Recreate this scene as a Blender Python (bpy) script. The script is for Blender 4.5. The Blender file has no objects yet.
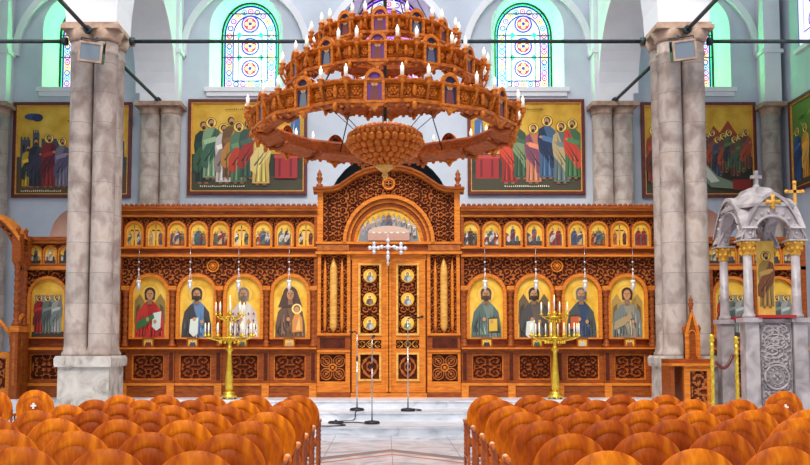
import bpy, math, random
from math import sin, cos, pi, radians, sqrt, atan2
random.seed(7)
SC = bpy.context.scene
COL = SC.collection

# ------------------------------------------------------------------ camera
F = 900.0; CX = 385.0; HY = 347.0; TH = radians(4.0); CAMX = -0.10; CAMZ = 1.6
PPY = HY - F * math.tan(TH)
def P(u, v, Y):
    xc = (u - CX) / F; yc = (PPY - v) / F
    dy = cos(TH) - yc * sin(TH); dz = sin(TH) + yc * cos(TH)
    t = Y / dy
    return CAMX + xc * t, CAMZ + dz * t
cam_d = bpy.data.cameras.new('camera'); cam = bpy.data.objects.new('camera', cam_d); COL.objects.link(cam)
cam.location = (CAMX, 0, CAMZ); cam.rotation_euler = (pi / 2 + TH, 0, 0)
cam_d.sensor_width = 36; cam_d.lens = 36 * F / 810
cam_d.shift_x = (405 - CX) / 810; cam_d.shift_y = (PPY - 232.5) / 810
cam_d.clip_end = 200
SC.camera = cam

# ------------------------------------------------------------------ materials
def lin(c):
    return tuple(((x / 255) / 12.92 if x / 255 <= .04045 else ((x / 255 + .055) / 1.055) ** 2.4) for x in c)
MATS = {}
def mat(name, col, rough=.5, metal=0., emit=0., spec=.5):
    if name in MATS: return MATS[name]
    m = bpy.data.materials.new(name); m.use_nodes = True
    b = m.node_tree.nodes['Principled BSDF']
    c = lin(col) + (1,)
    b.inputs['Base Color'].default_value = c; b.inputs['Roughness'].default_value = rough
    b.inputs['Metallic'].default_value = metal; b.inputs['Specular IOR Level'].default_value = spec
    if emit:
        b.inputs['Emission Color'].default_value = c; b.inputs['Emission Strength'].default_value = emit
    MATS[name] = m; return m
def noisy(name, cols, scale=4., rough=.5, stretch=(1, 1, 1), bump=0., detail=6., dist=.0, metal=0., pos=None, spec=.5, bscale=None):
    m = mat(name, cols[0], rough, metal, 0, spec); nt = m.node_tree; N = nt.nodes; L = nt.links
    b = N['Principled BSDF']
    tc = N.new('ShaderNodeTexCoord'); mp = N.new('ShaderNodeMapping'); mp.inputs['Scale'].default_value = stretch
    nz = N.new('ShaderNodeTexNoise'); nz.inputs['Scale'].default_value = scale; nz.inputs['Detail'].default_value = detail
    nz.inputs['Distortion'].default_value = dist
    rp = N.new('ShaderNodeValToRGB'); e = rp.color_ramp.elements
    n = len(cols)
    ps = pos or [.3 + .4 * i / (n - 1) for i in range(n)]
    e[0].position = ps[0]; e[0].color = lin(cols[0]) + (1,); e[1].position = ps[-1]; e[1].color = lin(cols[-1]) + (1,)
    for i in range(1, n - 1):
        x = e.new(ps[i]); x.color = lin(cols[i]) + (1,)
    L.new(tc.outputs['Object'], mp.inputs[0]); L.new(mp.outputs[0], nz.inputs['Vector']); L.new(nz.outputs[0], rp.inputs[0])
    L.new(rp.outputs[0], b.inputs['Base Color'])
    if bump:
        bp = N.new('ShaderNodeBump'); bp.inputs['Strength'].default_value = bump; bp.inputs['Distance'].default_value = .02
        src = nz
        if bscale:
            src = N.new('ShaderNodeTexNoise'); src.inputs['Scale'].default_value = bscale; L.new(tc.outputs['Object'], src.inputs['Vector'])
        L.new(src.outputs[0], bp.inputs['Height']); L.new(bp.outputs[0], b.inputs['Normal'])
    return m
WL = noisy('wood_light', [(190, 98, 26), (232, 142, 48)], 5, .42, (1, 1, 6), .15, spec=.3)
WM = noisy('wood_mid', [(122, 54, 15), (168, 84, 24)], 6, .45, (1, 1, 5), .15, spec=.3)
WR = noisy('wood_raised', [(146, 74, 28), (190, 110, 48)], 9, .5, (1, 1, 1), .2, spec=.3)
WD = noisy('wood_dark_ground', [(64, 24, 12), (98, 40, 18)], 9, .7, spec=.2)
WG = noisy('wood_golden', [(206, 140, 56), (240, 186, 92)], 6, .35, (1, 1, 4), .1)
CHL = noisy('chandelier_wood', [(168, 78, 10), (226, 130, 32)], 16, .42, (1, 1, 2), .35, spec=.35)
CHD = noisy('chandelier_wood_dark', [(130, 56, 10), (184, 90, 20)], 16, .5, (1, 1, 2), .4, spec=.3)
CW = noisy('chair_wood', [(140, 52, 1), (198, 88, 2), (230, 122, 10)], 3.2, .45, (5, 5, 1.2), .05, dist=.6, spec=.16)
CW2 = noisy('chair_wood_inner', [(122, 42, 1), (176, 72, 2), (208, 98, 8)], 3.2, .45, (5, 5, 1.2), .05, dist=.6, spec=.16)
PALE = noisy('pale_wood', [(214, 160, 116), (238, 190, 150)], 6, .4)
CWP = noisy('chair_turned_wood', [(140, 60, 22), (196, 100, 40)], 8, .4)
PLA = noisy('plaster', [(192, 200, 214), (210, 216, 228)], 1.2, .9, detail=8, bump=.06, bscale=12)
PLB = noisy('plaster_arch', [(228, 228, 236), (238, 238, 242)], 1.5, .9, detail=8)
PEACH = noisy('plaster_pink_lit', [(236, 190, 170), (246, 206, 186)], 1.5, .9)  # pinkish light on the side niches, put into the plaster colour
STO = noisy('pier_stone', [(142, 124, 116), (168, 154, 147), (188, 177, 170), (176, 158, 146)], 3.6, .6, (1, 1, .7), .35, detail=9, dist=.3, pos=[.3, .45, .56, .7])
def vary(m):
    nt = m.node_tree; N = nt.nodes; L = nt.links; b = N['Principled BSDF']; src = b.inputs['Base Color'].links[0].from_socket
    oi = N.new('ShaderNodeObjectInfo'); hs = N.new('ShaderNodeHueSaturation'); mr = N.new('ShaderNodeMapRange')
    mr.inputs[3].default_value = .62; mr.inputs[4].default_value = 1.14
    L.new(oi.outputs['Random'], mr.inputs[0]); L.new(mr.outputs[0], hs.inputs['Value']); L.new(src, hs.inputs['Color']); L.new(hs.outputs[0], b.inputs['Base Color'])
    m2 = N.new('ShaderNodeMath'); m2.operation = 'MULTIPLY_ADD'; m2.inputs[1].default_value = .012; m2.inputs[2].default_value = .496; L.new(oi.outputs['Random'], m2.inputs[0]); L.new(m2.outputs[0], hs.inputs['Hue'])
vary(CW); vary(CW2)
def add_joints(m, h):
    nt = m.node_tree; N = nt.nodes; L = nt.links; b = N['Principled BSDF']; src = b.inputs['Base Color'].links[0].from_socket
    tc = N.new('ShaderNodeTexCoord'); sp = N.new('ShaderNodeSeparateXYZ'); L.new(tc.outputs['Object'], sp.inputs[0])
    def M(op, a, c):
        n = N.new('ShaderNodeMath'); n.operation = op
        for i, q in enumerate((a, c)):
            if isinstance(q, (int, float)): n.inputs[i].default_value = q
            else: L.new(q, n.inputs[i])
        return n.outputs[0]
    z = M('DIVIDE', sp.outputs[2], h); line = M('LESS_THAN', M('FRACT', z, 0), .016)
    wn = N.new('ShaderNodeTexWhiteNoise'); wn.noise_dimensions = '1D'; L.new(M('FLOOR', z, 0), wn.inputs['W'])
    mx = N.new('ShaderNodeMix'); mx.data_type = 'RGBA'; mx.blend_type = 'MULTIPLY'; mx.inputs[0].default_value = 1
    rp = N.new('ShaderNodeValToRGB'); rp.color_ramp.elements[0].color = (.86, .84, .83, 1); rp.color_ramp.elements[1].color = (1.05, 1.0, .98, 1); L.new(wn.outputs[0], rp.inputs[0])
    L.new(src, mx.inputs[6]); L.new(rp.outputs[0], mx.inputs[7])
    m2 = N.new('ShaderNodeMix'); m2.data_type = 'RGBA'; L.new(line, m2.inputs[0]); L.new(mx.outputs[2], m2.inputs[6]); m2.inputs[7].default_value = lin((134, 118, 110)) + (1,)
    L.new(m2.outputs[2], b.inputs['Base Color'])
add_joints(STO, .62)
STC = noisy('capital_stone', [(150, 118, 100), (202, 172, 152)], 5, .65, bump=.3)
STP = noisy('pedestal_marble', [(140, 130, 122), (190, 182, 174), (210, 204, 196)], 2.2, .5, bump=.1, dist=2.0, pos=[.3, .45, .65])
MAR = noisy('marble_white', [(132, 122, 124), (168, 158, 160), (190, 180, 182)], 2.5, .35, bump=.1, dist=1.5, pos=[.28, .5, .7])
MARD = noisy('marble_ground', [(112, 102, 104), (140, 130, 132)], 8, .6, bump=.2)
STEP = noisy('step_marble', [(186, 190, 200), (216, 220, 228), (232, 234, 240)], 1.6, .3, (1, 2.5, 2), dist=2.2, pos=[.3, .45, .65])
GOLD = noisy('gold_leaf', [(222, 168, 54), (246, 206, 104)], 5, .45, bump=.05)
BRASS = noisy('brass', [(206, 164, 36), (244, 214, 84)], 12, .3, metal=.65)
SILV = noisy('silver', [(206, 206, 214), (240, 240, 246)], 12, .3, metal=.4)
GILT = noisy('gilt_capital', [(190, 130, 24), (232, 176, 60)], 18, .4, bump=.5)
IRON = noisy('iron', [(38, 48, 54), (62, 74, 78)], 10, .5, metal=.4)
BLK = mat('black_plastic', (22, 22, 26), .45)
CHROME = mat('chrome', (190, 192, 200), .2, .8)
WAX = mat('candle_wax', (244, 240, 228), .5)
FRM = noisy('frame_maroon', [(84, 26, 20), (116, 42, 30)], 8, .4)
REDC = mat('red_cloth', (168, 26, 28), .7)
TEAL = noisy('apse_mural', [(24, 34, 44), (44, 66, 76), (78, 70, 60)], 3, .8)
GLASSW = mat('lamp_glass', (120, 132, 146), .15)
def pig(r, g, b):
    return mat('pigment_%02x%02x%02x' % (r, g, b), (r, g, b), .6)
def glow(r, g, b, s):
    return mat('glass_%02x%02x%02x_%d' % (r, g, b, int(s * 10)), (r, g, b), .3, 0, s)
WALLGOLD = noisy('painted_gold_wall', [(190, 142, 40), (218, 168, 58), (234, 190, 84)], 2, .6, spec=.3)
PAINTGOLD = noisy('painted_gold', [(206, 150, 36), (234, 184, 62), (246, 204, 92)], 3, .55, spec=.3)

# ------------------------------------------------------------------ mesh builder
ORG = {}
class MB:
    def __init__(s): s.v = []; s.f = []; s.m = []; s.ms = []; s.sm = []
    def mi(s, m):
        if m not in s.ms: s.ms.append(m)
        return s.ms.index(m)
    def face(s, pts, m, smooth=False):
        b = len(s.v); s.v += [tuple(p) for p in pts]; s.f.append(tuple(range(b, b + len(pts)))); s.m.append(s.mi(m)); s.sm.append(smooth)
    def grid(s, rows, m, closed_u=False, smooth=True):
        b = len(s.v); n = len(rows[0]); k = s.mi(m)
        for r in rows: s.v += [tuple(p) for p in r]
        for i in range(len(rows) - 1):
            for j in range(n if closed_u else n - 1):
                j2 = (j + 1) % n
                s.f.append((b + i * n + j, b + i * n + j2, b + (i + 1) * n + j2, b + (i + 1) * n + j)); s.m.append(k); s.sm.append(smooth)
    def box(s, x0, x1, y0, y1, z0, z1, m):
        b = len(s.v); k = s.mi(m)
        s.v += [(x, y, z) for z in (z0, z1) for y in (y0, y1) for x in (x0, x1)]
        for f in ((0, 2, 3, 1), (4, 5, 7, 6), (0, 1, 5, 4), (2, 6, 7, 3), (0, 4, 6, 2), (1, 3, 7, 5)):
            s.f.append(tuple(b + i for i in f)); s.m.append(k); s.sm.append(False)
    def lathe(s, prof, c, m, n=16, axis='Z', flute=0, fl_amp=0, cap=True, smooth=True, ang=0):
        rows = []
        for r, h in prof:
            row = []
            for j in range(n):
                a = 2 * pi * j / n + ang
                rr = r * (1 + (fl_amp * cos(flute * a) if flute else 0))
                p = (rr * cos(a), rr * sin(a), h)
                if axis == 'Y': p = (rr * cos(a), h, rr * sin(a))
                if axis == 'X': p = (h, rr * cos(a), rr * sin(a))
                row.append((c[0] + p[0], c[1] + p[1], c[2] + p[2]))
            rows.append(row)
        s.grid(rows, m, True, smooth)
        if cap:
            if prof[0][0] > 1e-4: s.face(rows[0][::-1], m)
            if prof[-1][0] > 1e-4: s.face(rows[-1], m)
    def sphere(s, c, r, m, n=12, k=8, sc=(1, 1, 1)):
        rows = []
        for i in range(k + 1):
            t = pi * i / k - pi / 2
            rows.append([(c[0] + sc[0] * r * cos(t) * cos(2 * pi * j / n), c[1] + sc[1] * r * cos(t) * sin(2 * pi * j / n), c[2] + sc[2] * r * sin(t)) for j in range(n)])
        s.grid(rows, m, True)
    def tube(s, path, r, m, n=6, closed=False):
        rows = []; N = len(path)
        up = (0, 0, 1)
        for i, p in enumerate(path):
            a = path[(i - 1) % N] if (closed or i > 0) else path[i]
            b = path[(i + 1) % N] if (closed or i < N - 1) else path[i]
            d = [b[k] - a[k] for k in range(3)]; l = sqrt(sum(x * x for x in d)) or 1; d = [x / l for x in d]
            u = up if abs(d[2]) < .9 else (0, 1, 0)
            e = [d[1] * u[2] - d[2] * u[1], d[2] * u[0] - d[0] * u[2], d[0] * u[1] - d[1] * u[0]]
            l = sqrt(sum(x * x for x in e)) or 1; e = [x / l for x in e]
            g = [e[1] * d[2] - e[2] * d[1], e[2] * d[0] - e[0] * d[2], e[0] * d[1] - e[1] * d[0]]
            rr = r[i] if isinstance(r, (list, tuple)) else r
            rows.append([tuple(p[k] + rr * (cos(2 * pi * j / n) * e[k] + sin(2 * pi * j / n) * g[k]) for k in range(3)) for j in range(n)])
        if closed: rows.append(rows[0])
        s.grid(rows, m, True)
        if not closed: s.face(rows[0], m); s.face(rows[-1][::-1], m)
    def torus(s, c, R, r, m, axis='Y', n=24, k=6, a0=0, a1=2 * pi):
        pts = []
        full = abs(a1 - a0 - 2 * pi) < 1e-6
        cnt = n if full else n + 1
        for i in range(cnt):
            a = a0 + (a1 - a0) * i / n
            p = (R * cos(a), 0, R * sin(a)) if axis == 'Y' else (R * cos(a), R * sin(a), 0) if axis == 'Z' else (0, R * cos(a), R * sin(a))
            pts.append((c[0] + p[0], c[1] + p[1], c[2] + p[2]))
        s.tube(pts, r, m, k, full)
    def prism(s, pts, y0, y1, m, side=None):
        n = len(pts); side = side or m
        s.face([(x, y0, z) for x, z in pts], m); s.face([(x, y1, z) for x, z in pts[::-1]], m)
        for i in range(n):
            a = pts[i]; b = pts[(i + 1) % n]
            s.face([(a[0], y0, a[1]), (a[0], y1, a[1]), (b[0], y1, b[1]), (b[0], y0, b[1])], side)
    def band(s, o, i, y0, y1, m, mi=None, closed=False):
        mi = mi or m; n = len(o)
        for k in range(n if closed else n - 1):
            k2 = (k + 1) % n
            a, b, c, d = o[k], o[k2], i[k2], i[k]
            s.face([(a[0], y0, a[1]), (b[0], y0, b[1]), (c[0], y0, c[1]), (d[0], y0, d[1])], m)
            s.face([(a[0], y1, a[1]), (b[0], y1, b[1]), (b[0], y0, b[1]), (a[0], y0, a[1])], m)
            s.face([(d[0], y0, d[1]), (c[0], y0, c[1]), (c[0], y1, c[1]), (d[0], y1, d[1])], mi)
    def build(s, name, parent=None, loc=None, rotz=0, fix=True):
        o0 = ORG.get(parent.as_pointer(), (0, 0, 0)) if parent else (0, 0, 0)
        if loc is None: loc = o0
        me = bpy.data.meshes.new(name)
        me.from_pydata([(x - loc[0], y - loc[1], z - loc[2]) for x, y, z in s.v], [], s.f)
        for m in s.ms: me.materials.append(m)
        me.polygons.foreach_set('material_index', s.m); me.polygons.foreach_set('use_smooth', s.sm)
        me.validate()
        if fix:
            import bmesh
            bm = bmesh.new(); bm.from_mesh(me); bmesh.ops.remove_doubles(bm, verts=bm.verts, dist=1e-5)
            bmesh.ops.recalc_face_normals(bm, faces=bm.faces); bm.to_mesh(me); bm.free()
        me.update()
        o = bpy.data.objects.new(name, me); COL.objects.link(o)
        o.location = (loc[0] - o0[0], loc[1] - o0[1], loc[2] - o0[2]); o.rotation_euler.z = rotz
        if parent: o.parent = parent
        ORG[o.as_pointer()] = loc
        return o
def tag(o, label, cat, group=None, kind=None):
    o['label'] = label; o['category'] = cat
    if group: o['group'] = group
    if kind: o['kind'] = kind
    return o
def thing(name, label, cat, loc=(0, 0, 0), group=None):
    o = bpy.data.objects.new(name, None); COL.objects.link(o); o.location = loc; o.empty_display_size = .1
    ORG[o.as_pointer()] = tuple(loc)
    return tag(o, label, cat, group)
def struct(name, mb, label, fix=True):
    return tag(mb.build(name, fix=fix), label, 'building', kind='structure')
def dup(root, loc, rz=0, label=None):
    r = root.copy(); COL.objects.link(r); r.location = loc; r.rotation_euler.z = rz
    if label: r['label'] = label
    for c in list(root.children):
        d = c.copy(); COL.objects.link(d); d.parent = r
        for g in list(c.children):
            h = g.copy(); COL.objects.link(h); h.parent = d
    return r
def arch(cx, hw, z0, zs, n=16, rise=None):
    rise = rise or hw
    return [(cx - hw, z0)] + [(cx - hw * cos(pi * i / n), zs + rise * sin(pi * i / n)) for i in range(n + 1)] + [(cx + hw, z0)]
def ell(cx, cz, rx, rz, n=18, a0=0):
    return [(cx + rx * cos(2 * pi * i / n + a0), cz + rz * sin(2 * pi * i / n + a0)) for i in range(n)]

# carved relief: a height field of vine scrolls, raised leafwork on a darker-coloured ground
def relief(mb, x0, x1, z0, z1, y, cell=.24, depth=.014, inside=None, res=None, style='scroll', hi=WR, lo=WD):
    res = res or cell / 11
    nx = max(2, int(round((x1 - x0) / res))); nz = max(2, int(round((z1 - z0) / res)))
    ncx = max(1, round((x1 - x0) / cell)); ncz = max(1, round((z1 - z0) / cell))
    cw = (x1 - x0) / ncx; ch = (z1 - z0) / ncz
    def h(x, z):
        u = (x - x0) / cw; w = (z - z0) / ch; i = int(min(ncx - 1, u)); j = int(min(ncz - 1, w))
        fx = u - i - .5; fz = w - j - .5
        if i >= ncx / 2: fx = -fx
        if j % 2: fz = -fz
        r = sqrt(fx * fx + fz * fz); a = atan2(fz, fx)
        if style == 'rosette':
            return 1 if (sin(r * 26) > .15 and r < .5) or (r < .4 and cos(6 * a) > .55) or (r > .5 and cos(8 * a) > .3) else 0
        if style == 'lattice':
            return 1 if min(abs(r - .38), abs(abs(fx) + abs(fz) - .46), abs(r - .16)) < .055 else 0
        if r < .47:
            return 1 if sin(2 * pi * r * 3.4 - a) > .1 or (r > .2 and r < .42 and cos(9 * a) > .82) else 0
        return 1 if sin(a * 7 + r * 18) > 0 else 0
    H = [[h(x0 + (x1 - x0) * i / nx, z0 + (z1 - z0) * j / nz) for i in range(nx + 1)] for j in range(nz + 1)]
    b = len(mb.v); kh = mb.mi(hi); kl = mb.mi(lo); used = {}
    def vid(i, j):
        if (i, j) not in used:
            used[(i, j)] = len(mb.v)
            mb.v.append((x0 + (x1 - x0) * i / nx, y - depth * H[j][i], z0 + (z1 - z0) * j / nz))
        return used[(i, j)]
    for j in range(nz):
        for i in range(nx):
            xc = x0 + (x1 - x0) * (i + .5) / nx; zc = z0 + (z1 - z0) * (j + .5) / nz
            if inside and not inside(xc, zc): continue
            s = H[j][i] + H[j][i + 1] + H[j + 1][i] + H[j + 1][i + 1]
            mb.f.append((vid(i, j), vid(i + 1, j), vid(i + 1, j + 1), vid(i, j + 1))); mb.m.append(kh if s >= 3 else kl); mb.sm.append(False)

# flat painted layers on a panel facing -Y
class Paint:
    def __init__(s, mb, y, step=.0003): s.mb = mb; s.y = y; s.st = step
    def poly(s, pts, m):
        s.y -= s.st; s.mb.face([(x, s.y, z) for x, z in pts], m)
SKIN = (196, 140, 96); HAIR = (66, 40, 26)
def shade(c, k): return tuple(max(0, min(255, int(x * k))) for x in c)
def bust(p, cx, z0, w, h, robe, mantle, hair=HAIR, wings=None, scroll=None, book=None, child=False, hood=None, crosses=False, beard=False, arm=None):
    hz = z0 + .715 * h; hr = .072 * h
    p.poly(ell(cx, hz, .146 * h, .146 * h, 24), pig(196, 142, 46)); p.poly(ell(cx, hz, .140 * h, .140 * h, 24), pig(236, 190, 80))
    if wings:
        for s in (-1, 1):
            p.poly([(cx + s * .12 * w, z0 + .55 * h), (cx + s * .30 * w, z0 + .72 * h), (cx + s * .44 * w, z0 + .60 * h), (cx + s * .46 * w, z0 + .25 * h), (cx + s * .34 * w, z0 + .06 * h), (cx + s * .22 * w, z0 + .2 * h)], pig(*wings))
            p.poly([(cx + s * .28 * w, z0 + .56 * h), (cx + s * .40 * w, z0 + .50 * h), (cx + s * .42 * w, z0 + .25 * h), (cx + s * .33 * w, z0 + .12 * h)], pig(*shade(wings, .65)))
    sh = [(-.44, 0), (-.43, .2), (-.36, .41), (-.22, .52), (-.08, .60), (.08, .60), (.22, .52), (.36, .41), (.43, .2), (.44, 0)]
    p.poly([(cx + x * w, z0 + z * h) for x, z in sh], pig(*robe))
    p.poly([(cx + x * w, z0 + z * h) for x, z in [(-.44, 0), (-.42, .22), (-.36, .42), (-.20, .53), (-.10, .56), (-.02, .34), (-.06, .14), (.10, 0)]], pig(*mantle))
    p.poly([(cx + x * w, z0 + z * h) for x, z in [(.44, 0), (.42, .22), (.36, .42), (.22, .52), (.2, .34), (.26, .15), (.24, 0)]], pig(*mantle))
    for x, t in ((-.30, .36), (-.22, .42), (-.14, .44), (.06, .30), (.14, .36), (.30, .34)):
        p.poly([(cx + x * w, z0 + .02 * h), (cx + (x + .022) * w, z0 + .02 * h), (cx + (x + .03) * w, z0 + t * h)], pig(*shade(mantle if abs(x) > .2 else robe, .55)))
    for x, t in ((-.26, .34), (-.18, .40), (.10, .32), (.34, .30)):
        p.poly([(cx + x * w, z0 + .05 * h), (cx + (x + .02) * w, z0 + .05 * h), (cx + (x + .025) * w, z0 + t * h)], pig(*shade(mantle if abs(x) > .15 else robe, 1.45)))
    for q in range(34):
        x = random.uniform(-.40, .40); lim = .50 - 1.5 * max(0, abs(x) - .22); t0 = random.uniform(.0, lim * .6); t1 = min(lim - .02, t0 + random.uniform(.08, .22)); b_ = mantle if abs(x) > .16 else robe; dx = random.uniform(-.05, .05)
        if t1 > t0 + .03: p.poly([(cx + x * w, z0 + t0 * h), (cx + (x + .03) * w, z0 + t0 * h), (cx + (x + dx) * w, z0 + t1 * h)], pig(*shade(b_, random.choice((.35, .5, .6, 1.3, 1.6)))))
    if crosses:
        for i in range(5):
            for j in range(4):
                x = cx + (-.30 + .15 * i) * w; z = z0 + (.06 + .11 * j) * h
                p.poly([(x - .025 * w, z - .008 * h), (x + .025 * w, z - .008 * h), (x + .025 * w, z + .008 * h), (x - .025 * w, z + .008 * h)], pig(132, 30, 34))
                p.poly([(x - .008 * w, z - .024 * h), (x + .008 * w, z - .024 * h), (x + .008 * w, z + .024 * h), (x - .008 * w, z + .024 * h)], pig(132, 30, 34))
        p.poly([(cx - .07 * w, z0 + .55 * h), (cx + .07 * w, z0 + .55 * h), (cx + .06 * w, z0), (cx - .06 * w, z0)], pig(232, 226, 214))
    if hood:
        p.poly(ell(cx, hz - .01 * h, .125 * h, .135 * h), pig(*hood)); p.poly([(cx - .125 * h, hz), (cx + .125 * h, hz), (cx + .2 * h, z0 + .5 * h), (cx - .2 * h, z0 + .5 * h)], pig(*hood))
    else:
        p.poly(ell(cx, hz + .018 * h, hr * 1.25, hr * 1.28), pig(*hair))
        p.poly([(cx - hr * 1.2, hz), (cx + hr * 1.2, hz), (cx + hr * 1.1, hz - hr * 1.3), (cx - hr * 1.1, hz - hr * 1.3)], pig(*hair))
    p.poly([(cx - hr * .45, hz), (cx + hr * .45, hz), (cx + hr * .55, z0 + .54 * h), (cx - hr * .55, z0 + .54 * h)], pig(*shade(SKIN, .75)))
    p.poly(ell(cx, hz - .012 * h, hr * .82, hr * 1.12), pig(*SKIN))
    if beard: p.poly([(cx - hr * .75, hz - .03 * h), (cx + hr * .75, hz - .03 * h), (cx + hr * .5, hz - hr * 1.4), (cx, hz - hr * 1.75), (cx - hr * .5, hz - hr * 1.4)], pig(*hair))
    for s in (-1, 1): p.poly(ell(cx + s * hr * .34, hz + .006 * h, hr * .17, hr * .10, 8), pig(40, 26, 20))
    p.poly([(cx - hr * .1, hz), (cx + hr * .1, hz), (cx + hr * .16, hz - hr * .42), (cx - hr * .16, hz - hr * .42)], pig(*shade(SKIN, .72)))
    p.poly(ell(cx, hz - hr * .68, hr * .26, hr * .07, 8), pig(140, 66, 56))
    if scroll:
        x, z = scroll; p.poly([(cx + x * w, z0 + z * h), (cx + (x + .24) * w, z0 + (z + .03) * h), (cx + (x + .22) * w, z0 + (z - .24) * h), (cx + (x + .1) * w, z0 + (z - .29) * h), (cx + (x - .03) * w, z0 + (z - .22) * h)], pig(214, 222, 214))
    if book:
        x, z = book[:2]; c = book[2]
        p.poly([(cx + (x - .14) * w, z0 + (z - .12) * h), (cx + (x + .14) * w, z0 + (z - .11) * h), (cx + (x + .14) * w, z0 + (z + .13) * h), (cx + (x - .14) * w, z0 + (z + .12) * h)], pig(70, 50, 40))
        p.poly([(cx + (x - .12) * w, z0 + (z - .10) * h), (cx + (x + .12) * w, z0 + (z - .09) * h), (cx + (x + .12) * w, z0 + (z + .11) * h), (cx + (x - .12) * w, z0 + (z + .10) * h)], pig(*c))
    if arm: p.poly([(cx + x * w, z0 + z * h) for x, z in [(-.4, .12), (-.36, .26), (-.1, .34), (.12, .38), (.14, .32), (-.1, .2)]], pig(*arm))
    if child:
        c2, z2 = cx + .2 * w, z0 + .12 * h
        p.poly([(c2 - .14 * w, z2 - .04 * h), (c2 + .17 * w, z2 - .02 * h), (c2 + .15 * w, z2 + .2 * h), (c2 + .06 * w, z2 + .28 * h), (c2 - .06 * w, z2 + .28 * h), (c2 - .14 * w, z2 + .16 * h)], pig(212, 138, 62))
        p.poly([(c2 - .04 * w, z2), (c2 + .1 * w, z2), (c2 + .06 * w, z2 + .22 * h)], pig(236, 186, 110))
        p.poly(ell(c2 - .01 * w, z2 + .35 * h, .085 * h, .085 * h), pig(248, 218, 128)); p.poly(ell(c2 - .01 * w, z2 + .35 * h, .055 * h, .06 * h), pig(*HAIR)); p.poly(ell(c2 - .01 * w, z2 + .34 * h, .044 * h, .052 * h), pig(*SKIN))
    for x, z in ((-.06, .30), (.16, .26)):
        p.poly(ell(cx + x * w, z0 + z * h, .05 * w, .035 * h, 10), pig(*SKIN))
def standing(p, cx, zb, h, robe, mantle, halo=True, hair=HAIR, lean=0., flip=1, bow=0., haloc=(248, 212, 100)):
    def T(x, z): return (cx + flip * (x * h + bow * max(0, z - .45) * h) + lean * z * h, zb + z * h - abs(bow) * .35 * max(0, z - .6) * h)
    hx, hz = T(0, .90)
    if halo:
        p.poly(ell(hx, hz, .088 * h, .088 * h, 20), pig(130, 70, 24)); p.poly(ell(hx, hz, .078 * h, .078 * h, 20), pig(*haloc))
    p.poly([T(*q) for q in [(-.07, .0), (-.02, 0), (-.02, .04), (-.07, .04)]], pig(150, 96, 62)); p.poly([T(*q) for q in [(.03, .0), (.09, 0), (.08, .04), (.03, .04)]], pig(150, 96, 62))
    p.poly([T(*q) for q in [(-.12, .03), (.13, .03), (.12, .3), (.13, .6), (.12, .76), (.05, .82), (-.05, .82), (-.12, .75), (-.14, .6), (-.11, .3)]], pig(*robe))
    p.poly([T(*q) for q in [(-.15, .22), (-.06, .16), (.02, .3), (.13, .44), (.15, .62), (.13, .77), (.06, .82), (.0, .66), (-.1, .5), (-.15, .4)]], pig(*mantle))
    for a, b, c in (((-.08, .05), (-.06, .05), (-.05, .55)), ((.0, .05), (.02, .05), (.01, .5)), ((.07, .05), (.09, .05), (.06, .45))):
        p.poly([T(*a), T(*b), T(*c)], pig(*shade(robe, .6)))
    for a, b, c in (((-.04, .06), (-.025, .06), (-.02, .5)), ((.045, .06), (.06, .06), (.045, .4))):
        p.poly([T(*a), T(*b), T(*c)], pig(*shade(robe, 1.5)))
    for a, b, c in (((-.1, .3), (-.08, .28), (.1, .6)), ((-.03, .3), (-.01, .3), (.12, .55)), ((.02, .6), (.04, .58), (.08, .78))):
        p.poly([T(*a), T(*b), T(*c)], pig(*shade(mantle, .5)))
    p.poly([T(*q) for q in [(-.12, .62), (-.10, .55), (.07, .60), (.11, .66), (.06, .68)]], pig(*shade(robe, 1.25)))
    p.poly(ell(*T(.1, .655), .026 * h, .022 * h, 8), pig(*SKIN))
    p.poly(ell(hx, hz + .012 * h, .05 * h, .054 * h, 14), pig(*hair)); p.poly(ell(hx + flip * .008 * h, hz - .004 * h, .038 * h, .05 * h, 14), pig(*SKIN))
    p.poly(ell(hx + flip * .01 * h, hz - .036 * h, .03 * h, .03 * h, 10), pig(*hair))

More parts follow.
